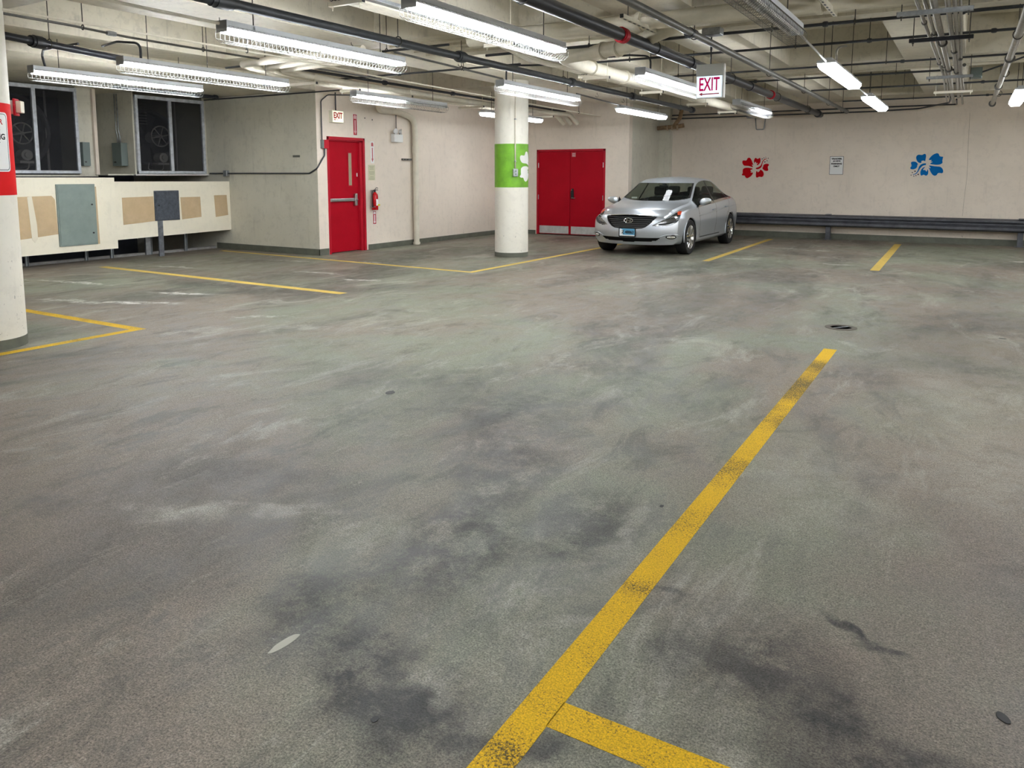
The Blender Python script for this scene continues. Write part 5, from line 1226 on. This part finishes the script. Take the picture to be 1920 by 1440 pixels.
            b = B(); tube(b, [(-.02, 0, 0), (.01, 0, 0)], .15, 28); tube(b, [(-.06, 0, 0), (-.05, 0, 0)], .2, 28); obj('brake_disc', b, 'steelpipe', w_)
        else:
            c = copy_tree(wheel, car); c.location = loc
            if s < 0: c.rotation_euler.z = PI
    # wheel housings
    for s in (-1, 1):
        for a in AX:
            b = B(); n = 20; ring0, ring1 = [], []
            for k in range(n+1):
                an = -.25+(PI+.5)*k/n
                ring0.append(b.verts.new((s*.90, a-AX[0]+RA*math.cos(an), .335+RA*math.sin(an)))); ring1.append(b.verts.new((s*.60, a-AX[0]+RA*math.cos(an), .335+RA*math.sin(an))))
            for k in range(n): b.faces.new((ring0[k], ring0[k+1], ring1[k+1], ring1[k]))
            b.faces.new(ring1); obj('wheel_housing', b, 'trimblack', car)
            b = B(); pth = []
            for k in range(31):
                an = -.22+(PI+.44)*k/30; z_ = .335+(RA+.004)*math.sin(an); y_ = a+(RA+.004)*math.cos(an)
                pth.append((s*(ww(y_)-.018-(.05*max(0, y_-4.0) if y_ > 4 else 0)-.02*max(0, z_-.62)/.1), y_-AX[0], z_))
            tube(b, pth, .013, 8); obj('arch_lip', b, 'paint', car, True)
    # cabin
    b = B(); box(b, -.72, .72, .42, .85, .55, .955, .04); box(b, -.75, .75, .55, .70, .94, .985, .02); obj('dashboard', b, 'trimblack', car)
    b = B(); c = Vector((.36, .98, .90)); tube(b, [c+Vector((.185*math.cos(a_), .06*math.sin(a_), .175*math.sin(a_))) for a_ in [2*PI*k/24 for k in range(25)]], .014, 8); tube(b, [c+Vector((-.17, 0, 0)), c+Vector((.17, 0, 0))], .02, 6); obj('steering_wheel', b, 'trimblack', car)
    def seat(x, y0, w, heads):
        st = empty('car_seat', (x, y0, .30)); st.parent = car
        b = B(); box(b, -w/2, w/2, -.27, .25, 0, .22, .05); obj('cushion', b, 'seat', st)
        b = B(); box(b, -w/2, w/2, 0, .14, .15, .78, .05); xf(b, Matrix.Translation((0, .18, 0)) @ Matrix.Rotation(-.28, 4, 'X')); obj('seat_back', b, 'seat', st)
        for hx in heads:
            b = B(); box(b, hx-.13, hx+.13, 0, .10, 0, .19, .04); xf(b, Matrix.Translation((0, .41, .78)) @ Matrix.Rotation(-.15, 4, 'X')); obj('headrest', b, 'seat', st)
    seat(.37, 1.30, .50, (0,)); seat(-.37, 1.30, .50, (0,)); seat(0, 2.25, 1.25, (-.38, .38))
    b = B(); box(b, -.85, .85, .1, 3.2, .22, .30); box(b, -.60, .60, 2.72, 3.1, .9, .96, .02); obj('cabin_floor', b, 'seat', car)
    b = B(); box(b, -.09, .09, .93, .96, 1.245, 1.30, .01); obj('rear_view_mirror', b, 'trimblack', car)
    b = B(); prism(b, [(-.06, 0), (.06, 0), (.06, .035), (-.06, .035)], .002, Matrix.Translation((-.50, .60, 1.03)) @ Matrix.Rotation(-.5, 4, 'X') @ Matrix(((1, 0, 0, 0), (0, 0, -1, 0), (0, 1, 0, 0), (0, 0, 0, 1)))); obj('parking_slip', b, 'sign', car)
    return car
build_car(-5.46, 14.36, -.002)

# ------------------------------------------------------------------ camera, world, output look
cam = bpy.data.cameras.new('camera'); co = bpy.data.objects.new('camera', cam); COL.objects.link(co); S.camera = co
YAW, PIT, ROL, F_PX, CY = .535871765, .120790239, .00102714343, 1443.0, 503.703334
f = Vector((-math.sin(YAW)*math.cos(PIT), math.cos(YAW)*math.cos(PIT), -math.sin(PIT))); r = Vector((math.cos(YAW), math.sin(YAW), 0)); u = r.cross(f)
c, s = math.cos(ROL), math.sin(ROL); r2, u2 = c*r+s*u, -s*r+c*u
co.matrix_world = Matrix(((r2.x, u2.x, -f.x, 0), (r2.y, u2.y, -f.y, 0), (r2.z, u2.z, -f.z, 1.5), (0, 0, 0, 1)))
cam.sensor_fit = 'HORIZONTAL'; cam.sensor_width = 36; cam.lens = F_PX/1920*36; cam.shift_y = -(720-CY)/1920; cam.clip_start = .05; cam.clip_end = 100
w = bpy.data.worlds.new('world'); S.world = w; w.use_nodes = True; w.node_tree.nodes['Background'].inputs[0].default_value = (.5, .55, .6, 1); w.node_tree.nodes['Background'].inputs[1].default_value = .0
S.view_settings.view_transform = 'Standard'; S.view_settings.look = 'None'; S.view_settings.gamma = 1; S.view_settings.exposure = 1.75; S.view_settings.use_curve_mapping = False
S.cycles.max_bounces = 5; S.cycles.diffuse_bounces = 3; S.cycles.glossy_bounces = 2; S.cycles.transparent_max_bounces = 6; S.cycles.use_denoising = True; S.cycles.sample_clamp_indirect = 5; S.cycles.use_adaptive_sampling = True; S.cycles.adaptive_threshold = .20; S.cycles.adaptive_min_samples = 16; S.cycles.caustics_reflective = False; S.cycles.caustics_refractive = False
